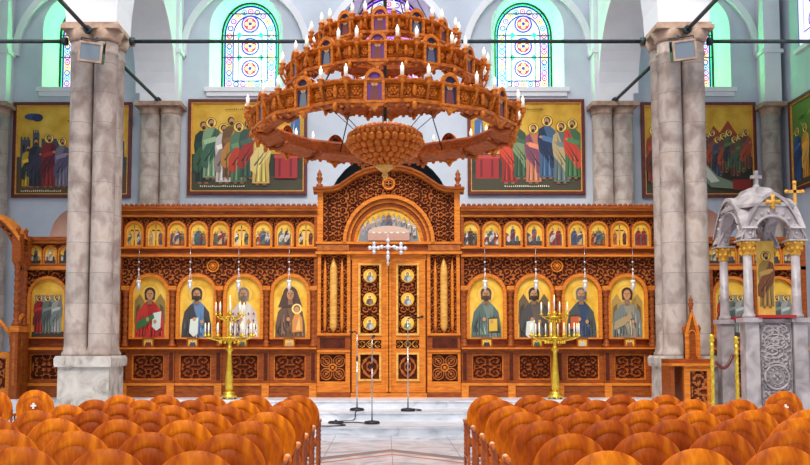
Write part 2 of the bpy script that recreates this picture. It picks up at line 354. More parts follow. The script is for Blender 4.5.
# ------------------------------------------------------------------ setting: floor and steps
ZP = .48
fm = bpy.data.materials.new('floor_marble'); fm.use_nodes = True
def floor_nodes():
    nt = fm.node_tree; N = nt.nodes; L = nt.links; b = N['Principled BSDF']; b.inputs['Roughness'].default_value = .25
    tc = N.new('ShaderNodeTexCoord'); sp = N.new('ShaderNodeSeparateXYZ'); L.new(tc.outputs['Object'], sp.inputs[0])
    def M(op, a, c=None):
        n = N.new('ShaderNodeMath'); n.operation = op
        for i, q in enumerate((a, c)):
            if q is None: continue
            if isinstance(q, (int, float)): n.inputs[i].default_value = q
            else: L.new(q, n.inputs[i])
        return n.outputs[0]
    ax = M('ABSOLUTE', sp.outputs[0]); ay = M('ABSOLUTE', M('SUBTRACT', sp.outputs[1], 11.6)); d = M('ADD', ax, ay)
    def inb(v, lo, hi): return M('MULTIPLY', M('GREATER_THAN', v, lo), M('LESS_THAN', v, hi))
    rr = M('SQRT', M('ADD', M('MULTIPLY', ax, ax), M('MULTIPLY', ay, ay)))
    nz = N.new('ShaderNodeTexNoise'); nz.inputs['Scale'].default_value = 1.4; nz.inputs['Distortion'].default_value = 2; nz.inputs['Detail'].default_value = 8; L.new(tc.outputs['Object'], nz.inputs['Vector'])
    rp = N.new('ShaderNodeValToRGB'); rp.color_ramp.elements[0].color = lin((178, 180, 190)) + (1,); rp.color_ramp.elements[1].color = lin((226, 226, 232)) + (1,)
    rp.color_ramp.elements[0].position = .35; rp.color_ramp.elements[1].position = .6; L.new(nz.outputs[0], rp.inputs[0])
    col = rp.outputs[0]
    def mix(col, fac, c):
        m = N.new('ShaderNodeMix'); m.data_type = 'RGBA'; L.new(fac, m.inputs[0]); L.new(col, m.inputs[6]); m.inputs[7].default_value = lin(c) + (1,); return m.outputs[2]
    grid = M('MAXIMUM', M('LESS_THAN', M('FRACT', M('MULTIPLY', sp.outputs[0], 1.0)), .012), M('LESS_THAN', M('FRACT', M('MULTIPLY', sp.outputs[1], 1.0)), .012))
    col = mix(col, grid, (150, 150, 158))
    col = mix(col, inb(d, 2.32, 2.70), (128, 126, 128)); col = mix(col, inb(d, 1.92, 2.06), (206, 120, 92)); col = mix(col, M('LESS_THAN', rr, .62), (112, 50, 42))
    L.new(col, b.inputs['Base Color'])
floor_nodes()
mb = MB(); mb.box(-10.5, 10.5, -4, 24, -.2, 0, fm); struct('floor', mb, 'pale marble floor with a grey diamond band inlaid in the aisle')
def step_poly(b, a, yb, z0, z1, name, lab):
    pts = []
    n = 40
    for i in range(n + 1):
        x = -a + 2 * a * i / n; pts.append((x, yb - b * (1 - abs(x / a) ** 2.6) ** .5))
    pts = pts + [(a, 19.34), (-a, 19.34)]
    mb = MB(); k = len(pts)
    mb.face([(x, y, z1) for x, y in pts], STEP)
    for i in range(k):
        p, q = pts[i], pts[(i + 1) % k]
        mb.face([(p[0], p[1], z0), (q[0], q[1], z0), (q[0], q[1], z1 - .035), (p[0], p[1], z1 - .035)], STEP)
        mb.face([(p[0], p[1] - .02, z1 - .035), (q[0], q[1] - .02, z1 - .035), (q[0], q[1] - .02, z1), (p[0], p[1] - .02, z1)], STEP)
    struct(name, mb, lab)
step_poly(2.85, 4.6, 19.3, 0, .16, 'trim_1', 'lowest bowed marble step')
step_poly(1.40, 4.0, 19.3, .16, .32, 'trim_2', 'middle bowed marble step')
mb = MB(); mb.box(-10.5, 10.5, 19.34, 24, 0, ZP, STEP)
struct('trim_3', mb, 'marble platform under the icon screen')
step_poly(.34, 3.4, 19.33, .32, ZP, 'trim_4', 'top bowed marble step')

# ------------------------------------------------------------------ setting: back wall
YW = 23.8; ZT = 14.0
WINX = [P(u, 60, YW)[0] for u in (79, 246, 388, 527.5, 694)]
WINX[2] = 0.0
ZWB = P(246, 87, YW)[1]; HW = P(282.5, 60, YW)[0] - P(246, 60, YW)[0]; ZWS = P(246, 28, YW)[1]
ZSPL = P(388, 148, YW)[1] - .15
ZSPL = P(388, 100, YW)[1] + .05
def wall_bay(mb, x0, x1, z0, z1, cx, hw, zb, zs, Y, rise=None, m=PLA):
    o = arch(cx, hw, zb, zs, 20, rise)
    def q(a, b, c, d): mb.face([(a, Y, c), (b, Y, c), (b, Y, d), (a, Y, d)], m)
    q(x0, cx - hw, z0, z1); q(cx + hw, x1, z0, z1)
    if zb > z0: q(cx - hw, cx + hw, z0, zb)
    for i in range(1, len(o) - 2):
        a, b = o[i], o[i + 1]
        mb.face([(a[0], Y, a[1]), (b[0], Y, b[1]), (b[0], Y, z1), (a[0], Y, z1)], m)
    return o
mb = MB()
bx = [-10.5] + [(WINX[i] + WINX[i + 1]) / 2 for i in range(4)] + [10.5]
RV = .8
for i, cx in enumerate(WINX):
    hw = HW if i != 2 else HW * 1.22
    o = wall_bay(mb, bx[i], bx[i + 1], ZSPL, ZT, cx, hw, ZWB, ZWS, YW)
    inn = [(cx + (x - cx) * .80, ZWB + .12 + (z - ZWB) * .955) for x, z in o]
    for k in range(len(o)):
        a, b, c, d = o[k], o[(k + 1) % len(o)], inn[(k + 1) % len(o)], inn[k]
        mb.face([(a[0], YW, a[1]), (b[0], YW, b[1]), (c[0], YW + RV, c[1]), (d[0], YW + RV, d[1])], PLB)
APX = [P(81, 230, YW)[0], 0.0, P(697, 230, YW)[0]]
aps = [(APX[0], .82, P(81, 237, YW)[1], PEACH), (0.0, 1.66, P(388, 152, YW)[1] - 1.66, TEAL), (APX[2], .82, P(697, 237, YW)[1], PEACH)]
bx2 = [-10.5, -4.5, 4.5, 10.5]
for i, (cx, hw, zs, m_) in enumerate(aps):
    wall_bay(mb, bx2[i], bx2[i + 1], 0, ZSPL, cx, hw, 0, zs, YW)
    rows = []
    for k in range(13):
        t = pi * k / 12
        rows.append([(cx - hw * cos(t), YW + hw * .8 * sin(t), z) for z in (0, zs / 2, zs)])
    mb.grid(rows, m_)
    rows = []
    for e in range(9):
        p_ = pi / 2 * e / 8
        rows.append([(cx - hw * cos(p_) * cos(pi * k / 12), YW + hw * .8 * cos(p_) * sin(pi * k / 12), zs + hw * sin(p_)) for k in range(13)])
    mb.grid(rows, m_)
struct('wall_back', mb, 'pale grey plaster back wall with arched windows and niches', fix=False)
# side walls
WALLX = 10.5
for s, nm in ((-1, 'wall_left'), (1, 'wall_right')):
    mb = MB(); mb.box(*(sorted((s * WALLX, s * (WALLX + .4)))), 8, 24.6, 0, ZT, PLA)
    struct(nm, mb, 'pale plaster side wall')
# sills, blind arches
k = 0
for i, cx in enumerate(WINX):
    mb = MB(); mb.box(cx - HW * 1.12, cx + HW * 1.12, YW - .1, YW + .02, ZWB - .14, ZWB - .02, PLB); mb.box(cx - HW * 1.06, cx + HW * 1.06, YW - .06, YW, ZWB - .26, ZWB - .14, PLB)
    o = arch(cx, 1.78, P(246, 57, YW)[1], P(246, 57, YW)[1], 24, 2.05); q = arch(cx, 1.60, P(246, 57, YW)[1], P(246, 57, YW)[1], 24, 1.87)
    mb.band(o, q, YW - .13, YW, PLB)
    struct('trim_%d' % (5 + i), mb, 'plaster sill and blind arch moulding round a window')
# stained glass
def window(i, cx, hw0, purple=False):
    hw = hw0 * .80; zb = ZWB + .12; zs = ZWB + .12 + (ZWS - ZWB) * .955; rise = hw0 * .955; Y = YW + RV - .01
    sc = rise / hw
    rise2 = lambda d: (hw - d) * sc
    mb = MB(); p = Paint(mb, Y, .004)
    G = [(70, 235, 140), (120, 240, 120), (60, 220, 190)] if not purple else [(170, 90, 240), (120, 110, 250), (200, 130, 250)]
    p.poly(arch(cx, hw, zb, zs, 20, rise), glow(*G[0], 2.6))  # glowing rim strip, added to throw colour onto the reveals
    p.poly(arch(cx, hw - .05, zb + .04, zs, 20, rise2(.05)), glow(40, 24, 150, .6))
    p.poly(arch(cx, hw - .10, zb + .09, zs, 20, rise2(.10)), glow(228, 226, 240, .9))
    p.poly(arch(cx, hw - .29, zb + .26, zs, 20, rise2(.29)), glow(50, 40, 150, .5))
    bg = (232, 244, 238) if not purple else (190, 120, 245)
    p.poly(arch(cx, hw - .325, zb + .295, zs, 20, rise2(.325)), glow(*bg, .95))
    ring = [(190, 50, 200), (240, 200, 40), (40, 170, 200), (220, 60, 140), (60, 60, 200)]
    pts = []
    d = .2; r_ = rise2(d)
    nz_ = 9
    for j in range(nz_): pts += [(cx - hw + d, zb + .2 + (zs - zb - .2) * j / nz_), (cx + hw - d, zb + .2 + (zs - zb - .2) * j / nz_)]
    for j in range(0, 11): pts.append((cx - (hw - d) * cos(pi * j / 10), zs + r_ * sin(pi * j / 10)))
    for j in range(1, 6): pts.append((cx - hw + d + (2 * (hw - d)) * j / 6, zb + .18))
    p.y -= .004
    for j, (x, z) in enumerate(pts):
        c = ring[j % 5]; y0 = p.y
        p.poly(ell(x, z, .08, .08, 12), glow(*c, .7)); p.poly(ell(x, z, .05, .05, 10), glow(244, 232, 220, 1.0)); p.poly(ell(x, z, .026, .026, 8), glow(*ring[(j + 2) % 5], .7)); p.y = y0
    for j in range(3):
        z = zb + .62 + j * .62
        p.poly(ell(cx, z, .25, .25, 20), glow(50, 60, 190, .7)); p.poly(ell(cx, z, .21, .21, 20), glow(236, 190, 220, .9)); p.poly(ell(cx, z, .17, .17, 20), glow(206, 50, 110, .7))
        for a in range(4): p.poly(ell(cx + .09 * cos(a * pi / 2), z + .09 * sin(a * pi / 2), .06, .06, 10), glow(250, 226, 150, 1.0))
        p.poly(ell(cx, z, .05, .05, 10), glow(60, 60, 200, .8))
        for s in (-1, 1):
            if j < 2: p.poly(ell(cx + s * .3, z + .31, .085, .085, 4), glow(60, 200, 190, .8))
    w = tag(mb.build('window_%d' % i, fix=False), 'arched stained glass window with three round medallions', 'window', kind='structure')
    mb = MB()
    o = arch(cx, hw, zb, zs, 20, rise); q = arch(cx, hw - .03, zb + .03, zs, 20, rise2(.03)); mb.band(o, q, Y - .07, Y, IRON)
    for j in range(1, 4):
        z = zb + j * .62 + .31
        mb.box(cx - hw + .02, cx + hw - .02, Y - .075, Y - .055, z - .012, z + .012, IRON)
    for s in (-1, 1): mb.box(cx + s * .33 - .01, cx + s * .33 + .01, Y - .075, Y - .055, zb + .02, zs, IRON)
    f = mb.build('window_frame', w)
for i, cx in enumerate(WINX): window(i + 1, cx, HW if i != 2 else HW * 1.22, i == 2)

yw0, yw1 = 20.9, 22.55; zb_ = P(800, 50, 22.6)[1]; xs_ = WALLX - .012
mb = MB()
def side_poly(hw_, d, m_):
    yc = (yw0 + yw1) / 2; mb.face([(xs_ - d, yc + q, z) for q, z in arch(0, hw_, zb_ + (.825 - hw_), zb_ + 1.7, 14)], m_)
side_poly(.825, 0, glow(70, 50, 150, .6)); side_poly(.77, .004, glow(226, 206, 246, 1.0)); side_poly(.5, .008, glow(90, 70, 170, .5)); side_poly(.47, .012, glow(236, 222, 250, 1.0))
for j in range(3):
    for r_, c_ in ((.22, (60, 60, 190)), (.17, (230, 180, 220)), (.1, (206, 60, 120))):
        mb.face([(xs_ - .02 - .004 * (r_ < .2) - .004 * (r_ < .15), (yw0 + yw1) / 2 + q, z) for q, z in ell(0, zb_ + .55 + .6 * j, r_, r_, 16)], glow(*c_, .7))
w6 = tag(mb.build('window_6', fix=False), 'arched pale lilac window high on the side wall', 'window', kind='structure')
mb = MB(); mb.box(WALLX - .12, WALLX + .01, yw0 - .1, yw1 + .1, zb_ - .12, zb_ - .01, PLB); mb.build('sill', w6)
# wall pilasters: engaged twin shafts below a plaster pier
ZC = P(160, 112, YW - .3)[1]
def pilaster(cx, w, n, label, nm='wall_pilaster'):
    t = thing(nm, label, 'pilaster', (cx, YW - .2, ZP))
    mb = MB(); r = w / n / 2 * .98
    for i in range(n):
        x = cx - w / 2 + w / n * (i + .5)
        mb.lathe([(r * 1.12, ZP), (r * 1.12, ZP + .25), (r, ZP + .35), (r, ZC)], (x, YW - r - .02, 0), STO, 20)
    mb.build('shaft', t)
    mb = MB()
    for i in range(n):
        x = cx - w / 2 + w / n * (i + .5)
        mb.lathe([(r, ZC - .1), (r * 1.1, ZC - .06), (r * 1.0, ZC), (r * 1.18, ZC + .09)], (x, YW - r - .02, 0), STC, 20)
    mb.box(cx - w / 2 - .08, cx + w / 2 + .08, YW - 2 * r - .14, YW - .005, ZC + .09, ZC + .2, STC)
    mb.build('capital', t)
    mb = MB(); zi = P(160, 57, YW)[1]
    mb.box(cx - w / 2 + .03, cx + w / 2 - .03, YW - .5, YW - .005, ZC + .2, ZT, PLB)
    mb.box(cx - w / 2 - .03, cx + w / 2 + .03, YW - .55, YW - .005, zi - .05, zi + .05, PLB)
    mb.build('plaster_pier', t)
pilaster(P(160, 150, YW - .3)[0], 1.08, 2, 'twin stone wall pilaster left of the apostles painting with the yellow robe')
pilaster(P(613, 150, YW - .3)[0], 1.08, 2, 'twin stone wall pilaster right of the painting with the red-robed end figure')
pilaster(P(-2, 150, YW - .3)[0], .54, 1, 'single stone wall pilaster in the corner beyond the gabled throne')
pilaster(P(772, 150, YW - .3)[0], .50, 1, 'single stone wall pilaster above the marble shrine')

# ------------------------------------------------------------------ piers
YP = 18.62
PX = (P(94, 250, YP)[0], P(681, 250, YP)[0])
ZCAP = P(100, 47, YP)[1]
def pier(cx, label):
    t = thing('stone_pier', label, 'column', (cx, YP, 0))
    mb = MB(); zp0 = P(90, 367, YP - .62)[1]; zp1 = P(90, 356, YP - .62)[1]
    mb.box(cx - .515, cx + .515, YP - .5, YP + .5, 0, zp0, STP)
    mb.prism([(cx - .56, zp0), (cx + .56, zp0), (cx + .575, zp0 + .06), (cx + .575, zp1 - .05), (cx + .54, zp1), (cx - .54, zp1), (cx - .575, zp1 - .05), (cx - .575, zp0 + .06)], YP - .57, YP + .57, STP)
    mb.box(cx - .58, cx + .58, YP - .54, YP + .54, 0, .15, STP)
    mb.build('pedestal', t)
    for sx in (-1, 1):
        for sy in (-1, 1):
            c = (cx + sx * .245, YP + sy * .245, 0); mb = MB()
            mb.lathe([(.275, zp1), (.285, zp1 + .05), (.25, zp1 + .1), (.245, zp1 + .16), (.235, zp1 + .2), (.228, zp1 + 3), (.235, ZCAP - .3), (.255, ZCAP - .28), (.255, ZCAP - .22), (.235, ZCAP - .2), (.235, ZCAP)], c, STO, 28)
            mb.build('shaft', t)
    mb = MB()
    mb.box(cx - .2, cx + .2, YP - .2, YP + .2, zp1, ZCAP, STO)
    mb.build('core', t)
    mb = MB()
    for sx in (-1, 1):
        for sy in (-1, 1):
            mb.lathe([(.25, ZCAP - .02), (.29, ZCAP + .04), (.28, ZCAP + .08), (.36, ZCAP + .2)], (cx + sx * .245, YP + sy * .245, 0), STC, 24)
    mb.box(cx - .6, cx + .6, YP - .6, YP + .6, ZCAP + .2, ZCAP + .28, STC)
    mb.box(cx - .56, cx + .56, YP - .56, YP + .56, ZCAP + .28, ZCAP + .34, STC)
    mb.build('capital', t)
pier(PX[0], 'clustered stone pier on a square pedestal beside the red-robed angel icon')
pier(PX[1], 'clustered stone pier on a pedestal behind the pointed wooden stall')
# arches over the piers
ZS = ZCAP + .35
mb = MB(); T = .52
def arch_wall(x0, x1, y0, y1):
    c = (x0 + x1) / 2; r = (x1 - x0) / 2; n = 40
    o = [(c - r * cos(pi * i / n), ZS + r * sin(pi * i / n)) for i in range(n + 1)]
    for i in range(n):
        a, b = o[i], o[i + 1]
        for y in (y0, y1): mb.face([(a[0], y, a[1]), (b[0], y, b[1]), (b[0], y, 16), (a[0], y, 16)], PLB)
        mb.face([(a[0], y0, a[1]), (b[0], y0, b[1]), (b[0], y1, b[1]), (a[0], y1, a[1])], PLB)
arch_wall(PX[0] + T, PX[1] - T, YP - T, YP + T)
for s in (0, 1):
    c = PX[s]
    mb.box(c - T, c + T, YP - T, YP + T, ZS, 16, PLB)
arch_wall(-WALLX, PX[0] - T, YP - T, YP + T); arch_wall(PX[1] + T, WALLX, YP - T, YP + T)
for s in (0, 1):
    c = PX[s]; y0, y1 = YP + T, YW - .5; yc = (y0 + y1) / 2; r = (y1 - y0) / 2; n = 24
    o = [(yc - r * cos(pi * i / n), ZS + r * sin(pi * i / n)) for i in range(n + 1)]
    for i in range(n):
        a, b = o[i], o[i + 1]
        for x in (c - T, c + T): mb.face([(x, a[0], a[1]), (x, b[0], b[1]), (x, b[0], 16), (x, a[0], 16)], PLB)
        mb.face([(c - T, a[0], a[1]), (c + T, a[0], a[1]), (c + T, b[0], b[1]), (c - T, b[0], b[1])], PLB)
    # forward arch towards the nave, springing from the pier
    y1 = YP - T; r = 4.0; o = [(y1 - r + r * cos(pi / 2 * i / 16), ZS + r * sin(pi / 2 * i / 16)) for i in range(17)]
    for i in range(16):
        a, b = o[i], o[i + 1]
        for x in (c - T, c + T): mb.face([(x, a[0], a[1]), (x, b[0], b[1]), (x, b[0], 16), (x, a[0], 16)], PLB)
        mb.face([(c - T, a[0], a[1]), (c + T, a[0], a[1]), (c + T, b[0], b[1]), (c - T, b[0], b[1])], PLB)
struct('wall_arches', mb, 'white plaster arches springing from the two piers')

# tie rods
ZR = ZCAP + .12
def rod(p, q, label, hook=0):
    t = thing('tie_rod', label, 'iron rod', p, 'iron tie rods between the arches')
    mb = MB(); mb.tube([p, q], .042, IRON, 8); mb.build('bar', t)
    for e, f in ((p, q), (q, p)):
        d = [f[i] - e[i] for i in range(3)]; l = sqrt(sum(x * x for x in d)); m_ = [e[i] + d[i] / l * .1 for i in range(3)]
        mb = MB(); mb.tube([e, m_], .085, IRON, 10); mb.build('collar', t)
    if hook:
        y = YP - 3.0
        mb = MB(); mb.tube([(p[0], y, ZR), (p[0] + hook * .15, y, ZR + .25), (p[0] + hook * .5, y, ZR + .12), (p[0] + hook * .58, y, ZR + .02)], .018, IRON, 6); mb.build('hook', t)
rod((-WALLX + .01, YP, ZR), (PX[0] - .66, YP, ZR), 'iron tie rod from the outer wall to the pier by the gabled throne')
rod((PX[0] + .66, YP, ZR), (PX[1] - .66, YP, ZR), 'long iron tie rod spanning the nave behind the chandelier')
rod((PX[1] + .66, YP, ZR), (WALLX - .01, YP, ZR), 'iron tie rod from the pier to the outer wall above the shrine')
rod((PX[0], YP + .66, ZR), (P(160, 110, YW - .4)[0], YW - .56, ZR), 'iron tie rod from the throne-side pier back to its wall pilaster')
rod((PX[1], YP + .66, ZR), (P(613, 110, YW - .4)[0], YW - .56, ZR), 'iron tie rod from the shrine-side pier back to its wall pilaster')
rod((PX[0], YP - .66, ZR), (PX[0], 6, ZR), 'iron tie rod running forward from the throne-side pier over the chairs', 1)
rod((PX[1], YP - .66, ZR), (PX[1], 6, ZR), 'iron tie rod running forward from the shrine-side pier over the chairs', -1)
# floodlights
def flood(u, v, label, rz):
    x, z = P(u, v, YP - .86)
    t = thing('floodlight', label, 'floodlight', (x, YP - .8, z))
    mb = MB(); mb.box(x - .24, x + .24, YP - .94, YP - .78, z - .2, z + .2, BLK); mb.box(x - .20, x + .20, YP - .78, YP - .70, z - .15, z + .15, BLK)
    for i in range(6): mb.box(x - .2 + .075 * i, x - .18 + .075 * i, YP - .70, YP - .655, z - .14, z + .14, BLK)
    a = mb.build('housing', t)
    mb = MB(); mb.box(x - .20, x + .20, YP - .955, YP - .94, z - .16, z + .16, GLASSW); mb.band([(x - .24, z - .2), (x + .24, z - .2), (x + .24, z + .2), (x - .24, z + .2)], [(x - .2, z - .16), (x + .2, z - .16), (x + .2, z + .16), (x - .2, z + .16)], YP - .97, YP - .94, STC, None, True); mb.build('lens', t)
    mb = MB(); mb.tube([(x - .25, YP - .86, z), (x - .25, YP - .82, z + .27), (x + .25, YP - .82, z + .27), (x + .25, YP - .86, z)], .016, IRON, 6); mb.tube([(x, YP - .82, z + .27), (x, YP - .66, z + .32)], .02, IRON, 6); mb.build('bracket', t)
    t.rotation_euler = (radians(10), radians(rz), 0)
flood(92, 52, 'boxy floodlight clamped to the pier beside the gabled throne', 8)
flood(683, 50, 'boxy floodlight clamped to the pier above the pointed stall', -8)

# ------------------------------------------------------------------ wall paintings
def painting_frame(name, label, w, h):
    t = thing(name, label, 'painting')
    mb = MB(); f = .085
    mb.band([(-w / 2, 0), (w / 2, 0), (w / 2, h), (-w / 2, h)], [(-w / 2 + f, f), (w / 2 - f, f), (w / 2 - f, h - f), (-w / 2 + f, h - f)], -.09, 0, FRM, None, True)
    mb.band([(-w / 2 + f, f), (w / 2 - f, f), (w / 2 - f, h - f), (-w / 2 + f, h - f)], [(-w / 2 + f + .025, f + .025), (w / 2 - f - .025, f + .025), (w / 2 - f - .025, h - f - .025), (-w / 2 + f + .025, h - f - .025)], -.075, 0, WG, None, True)
    mb.build('frame', t)
    mb = MB(); p = Paint(mb, -.03)
    return t, mb, p, w - 2 * f - .04, h - 2 * f - .04, f + .02
def place(t, mb, x, y, z, rz=0):
    mb.build('canvas', t, fix=False); t.location = (x, y, z); t.rotation_euler.z = rz
def rect(x0, x1, z0, z1): return [(x0, z0), (x1, z0), (x1, z1), (x0, z1)]
def size(u0, u1, v0, v1):
    x0, z1 = P(u0, v0, YW); x1, z0 = P(u1, v1, YW); return (x0 + x1) / 2, x1 - x0, z0, z1 - z0
DG = (44, 52, 40)
def bg(p, w, h, z, sky=.62, gold=WALLGOLD, ground=DG):
    p.poly(rect(-w / 2, w / 2, z, z + h), gold); p.poly(rect(-w / 2, w / 2, z, z + h * .42), pig(*ground)); p.poly([(-w / 2, z), (w / 2, z), (w / 2, z + h * .13), (w * .1, z + h * .19), (-w * .2, z + h * .14), (-w / 2, z + h * .2)], pig(70, 66, 48))
def little_writing(p, x, z, n, c=(226, 220, 196)):
    for i in range(n): p.poly(rect(x + i * .055, x + i * .055 + .03, z, z + random.choice((.03, .045))), pig(*c))
# centre left
x, w, z0, h = size(189, 307, 100, 195)
t, mb, p, W, H, zz = painting_frame('wall_painting', 'wide painting of haloed men, the frontmost in pale yellow, facing a red table', w, h)
bg(p, W, H, zz)
p.poly([(W * .02, zz + H * .4), (W * .2, zz + H * .4), (W * .2, zz + H * .8), (W * .02, zz + H * .75)], pig(150, 130, 92))
for i, (fx, rb, mt, hl) in enumerate([(-.40, (26, 50, 44), (54, 92, 64), 0), (-.33, (128, 156, 120), (60, 100, 80), 1), (-.215, (206, 196, 190), (150, 132, 130), 1), (-.15, (110, 78, 46), (190, 130, 60), 0), (-.08, (86, 120, 90), (196, 60, 40), 1), (.0, (60, 84, 70), (170, 46, 40), 0)]):
    standing(p, fx * W, zz + H * (.08 + .05 * (i % 2)), H * (.74 - .02 * (i % 3)), rb, mt, bool(hl))
standing(p, .12 * W, zz + H * .06, H * .78, (214, 178, 92), (232, 206, 128), True, bow=.25)
p.poly(rect(W * .25, W * .45, zz + H * .14, zz + H * .38), pig(168, 42, 46)); p.poly(rect(W * .24, W * .46, zz + H * .37, zz + H * .41), pig(196, 66, 62)); p.poly(rect(W * .28, W * .3, zz + H * .16, zz + H * .36), pig(120, 24, 30)); p.poly(rect(W * .38, W * .4, zz + H * .16, zz + H * .36), pig(120, 24, 30))
p.poly([(W * .36, zz + H * .42), (W * .47, zz + H * .42), (W * .47, zz + H * .82), (W * .40, zz + H * .9)], pig(70, 108, 160)); p.poly([(W * .38, zz + H * .42), (W * .41, zz + H * .42), (W * .42, zz + H * .8)], pig(222, 222, 226)); p.poly([(W * .27, zz + H * .45), (W * .34, zz + H * .45), (W * .33, zz + H * .72), (W * .28, zz + H * .66)], pig(170, 54, 40))
little_writing(p, -W * .42, zz + .1, 22); little_writing(p, -W * .2, zz + H * .92, 12, (120, 70, 20))
place(t, mb, x, YW - .005, z0)
# centre right
x, w, z0, h = size(467, 585, 100, 195)
t, mb, p, W, H, zz = painting_frame('wall_painting', 'wide painting with a red table and haloed men, red-robed one at the far end', w, h)
bg(p, W, H, zz)
p.poly([(-W * .47, zz + H * .42), (-W * .37, zz + H * .42), (-W * .4, zz + H * .86), (-W * .47, zz + H * .8)], pig(70, 108, 160)); p.poly([(-W * .43, zz + H * .42), (-W * .40, zz + H * .42), (-W * .41, zz + H * .8)], pig(222, 222, 226))
p.poly(rect(-W * .46, -W * .25, zz + H * .14, zz + H * .38), pig(168, 42, 46)); p.poly(rect(-W * .47, -W * .24, zz + H * .37, zz + H * .41), pig(196, 66, 62)); p.poly(rect(-W * .42, -W * .4, zz + H * .16, zz + H * .36), pig(120, 24, 30)); p.poly(rect(-W * .32, -W * .3, zz + H * .16, zz + H * .36), pig(120, 24, 30))
for i, (fx, rb, mt, hl, bw) in enumerate([(-.15, (150, 40, 34), (216, 70, 44), 1, .32), (-.04, (56, 84, 60), (130, 150, 104), 1, .22), (.07, (196, 120, 90), (130, 70, 96), 1, 0), (.195, (66, 96, 130), (30, 48, 84), 1, 0), (.325, (96, 112, 110), (190, 168, 120), 1, 0), (.425, (70, 110, 70), (206, 66, 46), 1, 0)]):
    standing(p, fx * W, zz + H * (.08 + .05 * (i % 2)), H * (.74 - .02 * (i % 3)), rb, mt, bool(hl), flip=-1, bow=bw)
little_writing(p, -W * .2, zz + .1, 22); little_writing(p, -W * .1, zz + H * .92, 14, (120, 70, 20))
place(t, mb, x, YW - .005, z0)
# far left
x, w, z0, h = size(15, 131, 103, 198)
t, mb, p, W, H, zz = painting_frame('wall_painting', 'painting with dark towers, a blue star and small haloed group behind the throne-side pier', w, h)
bg(p, W, H, zz, ground=(74, 70, 66)); p.poly(rect(-W / 2, W / 2, zz, zz + H * .28), pig(96, 70, 36))
for a, b, c in ((-.47, -.38, .62), (-.36, -.3, .7), (-.28, -.12, .6), (.05, .2, .66), (.24, .34, .74), (.36, .47, .6)):
    p.poly(rect(a * W, b * W, zz + H * .2, zz + H * c), pig(72, 76, 88)); p.poly(rect((a + .02) * W, (a + .04) * W, zz + H * (c - .14), zz + H * (c - .06)), pig(30, 30, 38))
    for q in range(3): p.poly(rect(a * W + (b - a) * W * q / 3, a * W + (b - a) * W * (q + .6) / 3, zz + H * c, zz + H * (c + .03)), pig(72, 76, 88))
p.poly(ell(-.36 * W, zz + H * .88, .08 * W, .04 * H), pig(50, 70, 120)); p.poly(ell(-.32 * W, zz + H * .87, .05 * W, .045 * H), pig(34, 46, 90)); p.poly([(-.05 * W, zz + H * .84), (.25 * W, zz + H * .82), (.2 * W, zz + H * .77), (0, zz + H * .79)], pig(40, 40, 40))
for fx, rb, mt, hl, hh in [(-.40, (196, 158, 40), (50, 48, 60), 0, .5), (-.33, (44, 42, 56), (60, 56, 80), 0, .58), (-.21, (132, 34, 36), (96, 26, 40), 1, .62), (-.09, (120, 108, 128), (90, 80, 108), 1, .58), (.03, (54, 60, 74), (74, 76, 92), 0, .55), (.2, (120, 44, 40), (60, 70, 60), 1, .6), (.36, (80, 90, 110), (150, 120, 60), 1, .58)]:
    standing(p, fx * W, zz + H * .07, H * hh, rb, mt, bool(hl))
little_writing(p, -W * .45, zz + .05, 20)
place(t, mb, x, YW - .005, z0)
# right
x, w, z0, h = size(640, 757, 103, 198)
t, mb, p, W, H, zz = painting_frame('wall_painting', 'painting with red rocks, a haloed crowd and a reclining figure in pale green', w, h)
bg(p, W, H, zz, ground=(40, 44, 36))
p.poly([(-.1 * W, zz + H * .45), (0, zz + H * .62), (.08 * W, zz + H * .58), (.14 * W, zz + H * .78), (.2 * W, zz + H * .70), (.28 * W, zz + H * .84), (.36 * W, zz + H * .68), (.48 * W, zz + H * .5), (.48 * W, zz + H * .3), (-.1 * W, zz + H * .3)], pig(158, 62, 36))
p.poly([(.02 * W, zz + H * .5), (.14 * W, zz + H * .7), (.12 * W, zz + H * .45)], pig(206, 110, 62))
for i in range(9):
    standing(p, (.02 + .052 * i) * W, zz + H * (.20 + .04 * (i % 3)), H * .46, random.choice([(60, 70, 92), (150, 42, 36), (84, 92, 60), (100, 64, 52)]), random.choice([(44, 50, 64), (170, 70, 40), (70, 90, 70)]), True)
for i, c in enumerate([(-.42, (150, 60, 40)), (-.3, (50, 60, 90)), (-.2, (90, 98, 76))]): standing(p, c[0] * W, zz + H * .12, H * .66, c[1], shade(c[1], .7), True)
p.poly([(-.05 * W, zz + H * .28), (.04 * W, zz + H * .36), (.16 * W, zz + H * .2), (.36 * W, zz + H * .1), (.34 * W, zz + H * .05), (.1 * W, zz + H * .07)], pig(122, 138, 112)); p.poly([(0, zz + H * .28), (.05 * W, zz + H * .33), (.18 * W, zz + H * .14), (.1 * W, zz + H * .12)], pig(206, 210, 196)); p.poly(ell(.02 * W, zz + H * .38, .035 * W, .045 * H), pig(248, 212, 100)); p.poly(ell(.02 * W, zz + H * .38, .02 * W, .03 * H), pig(*SKIN))
p.poly(rect(.3 * W, .47 * W, zz + H * .04, zz + H * .16), pig(140, 34, 30))
place(t, mb, x, YW - .005, z0)
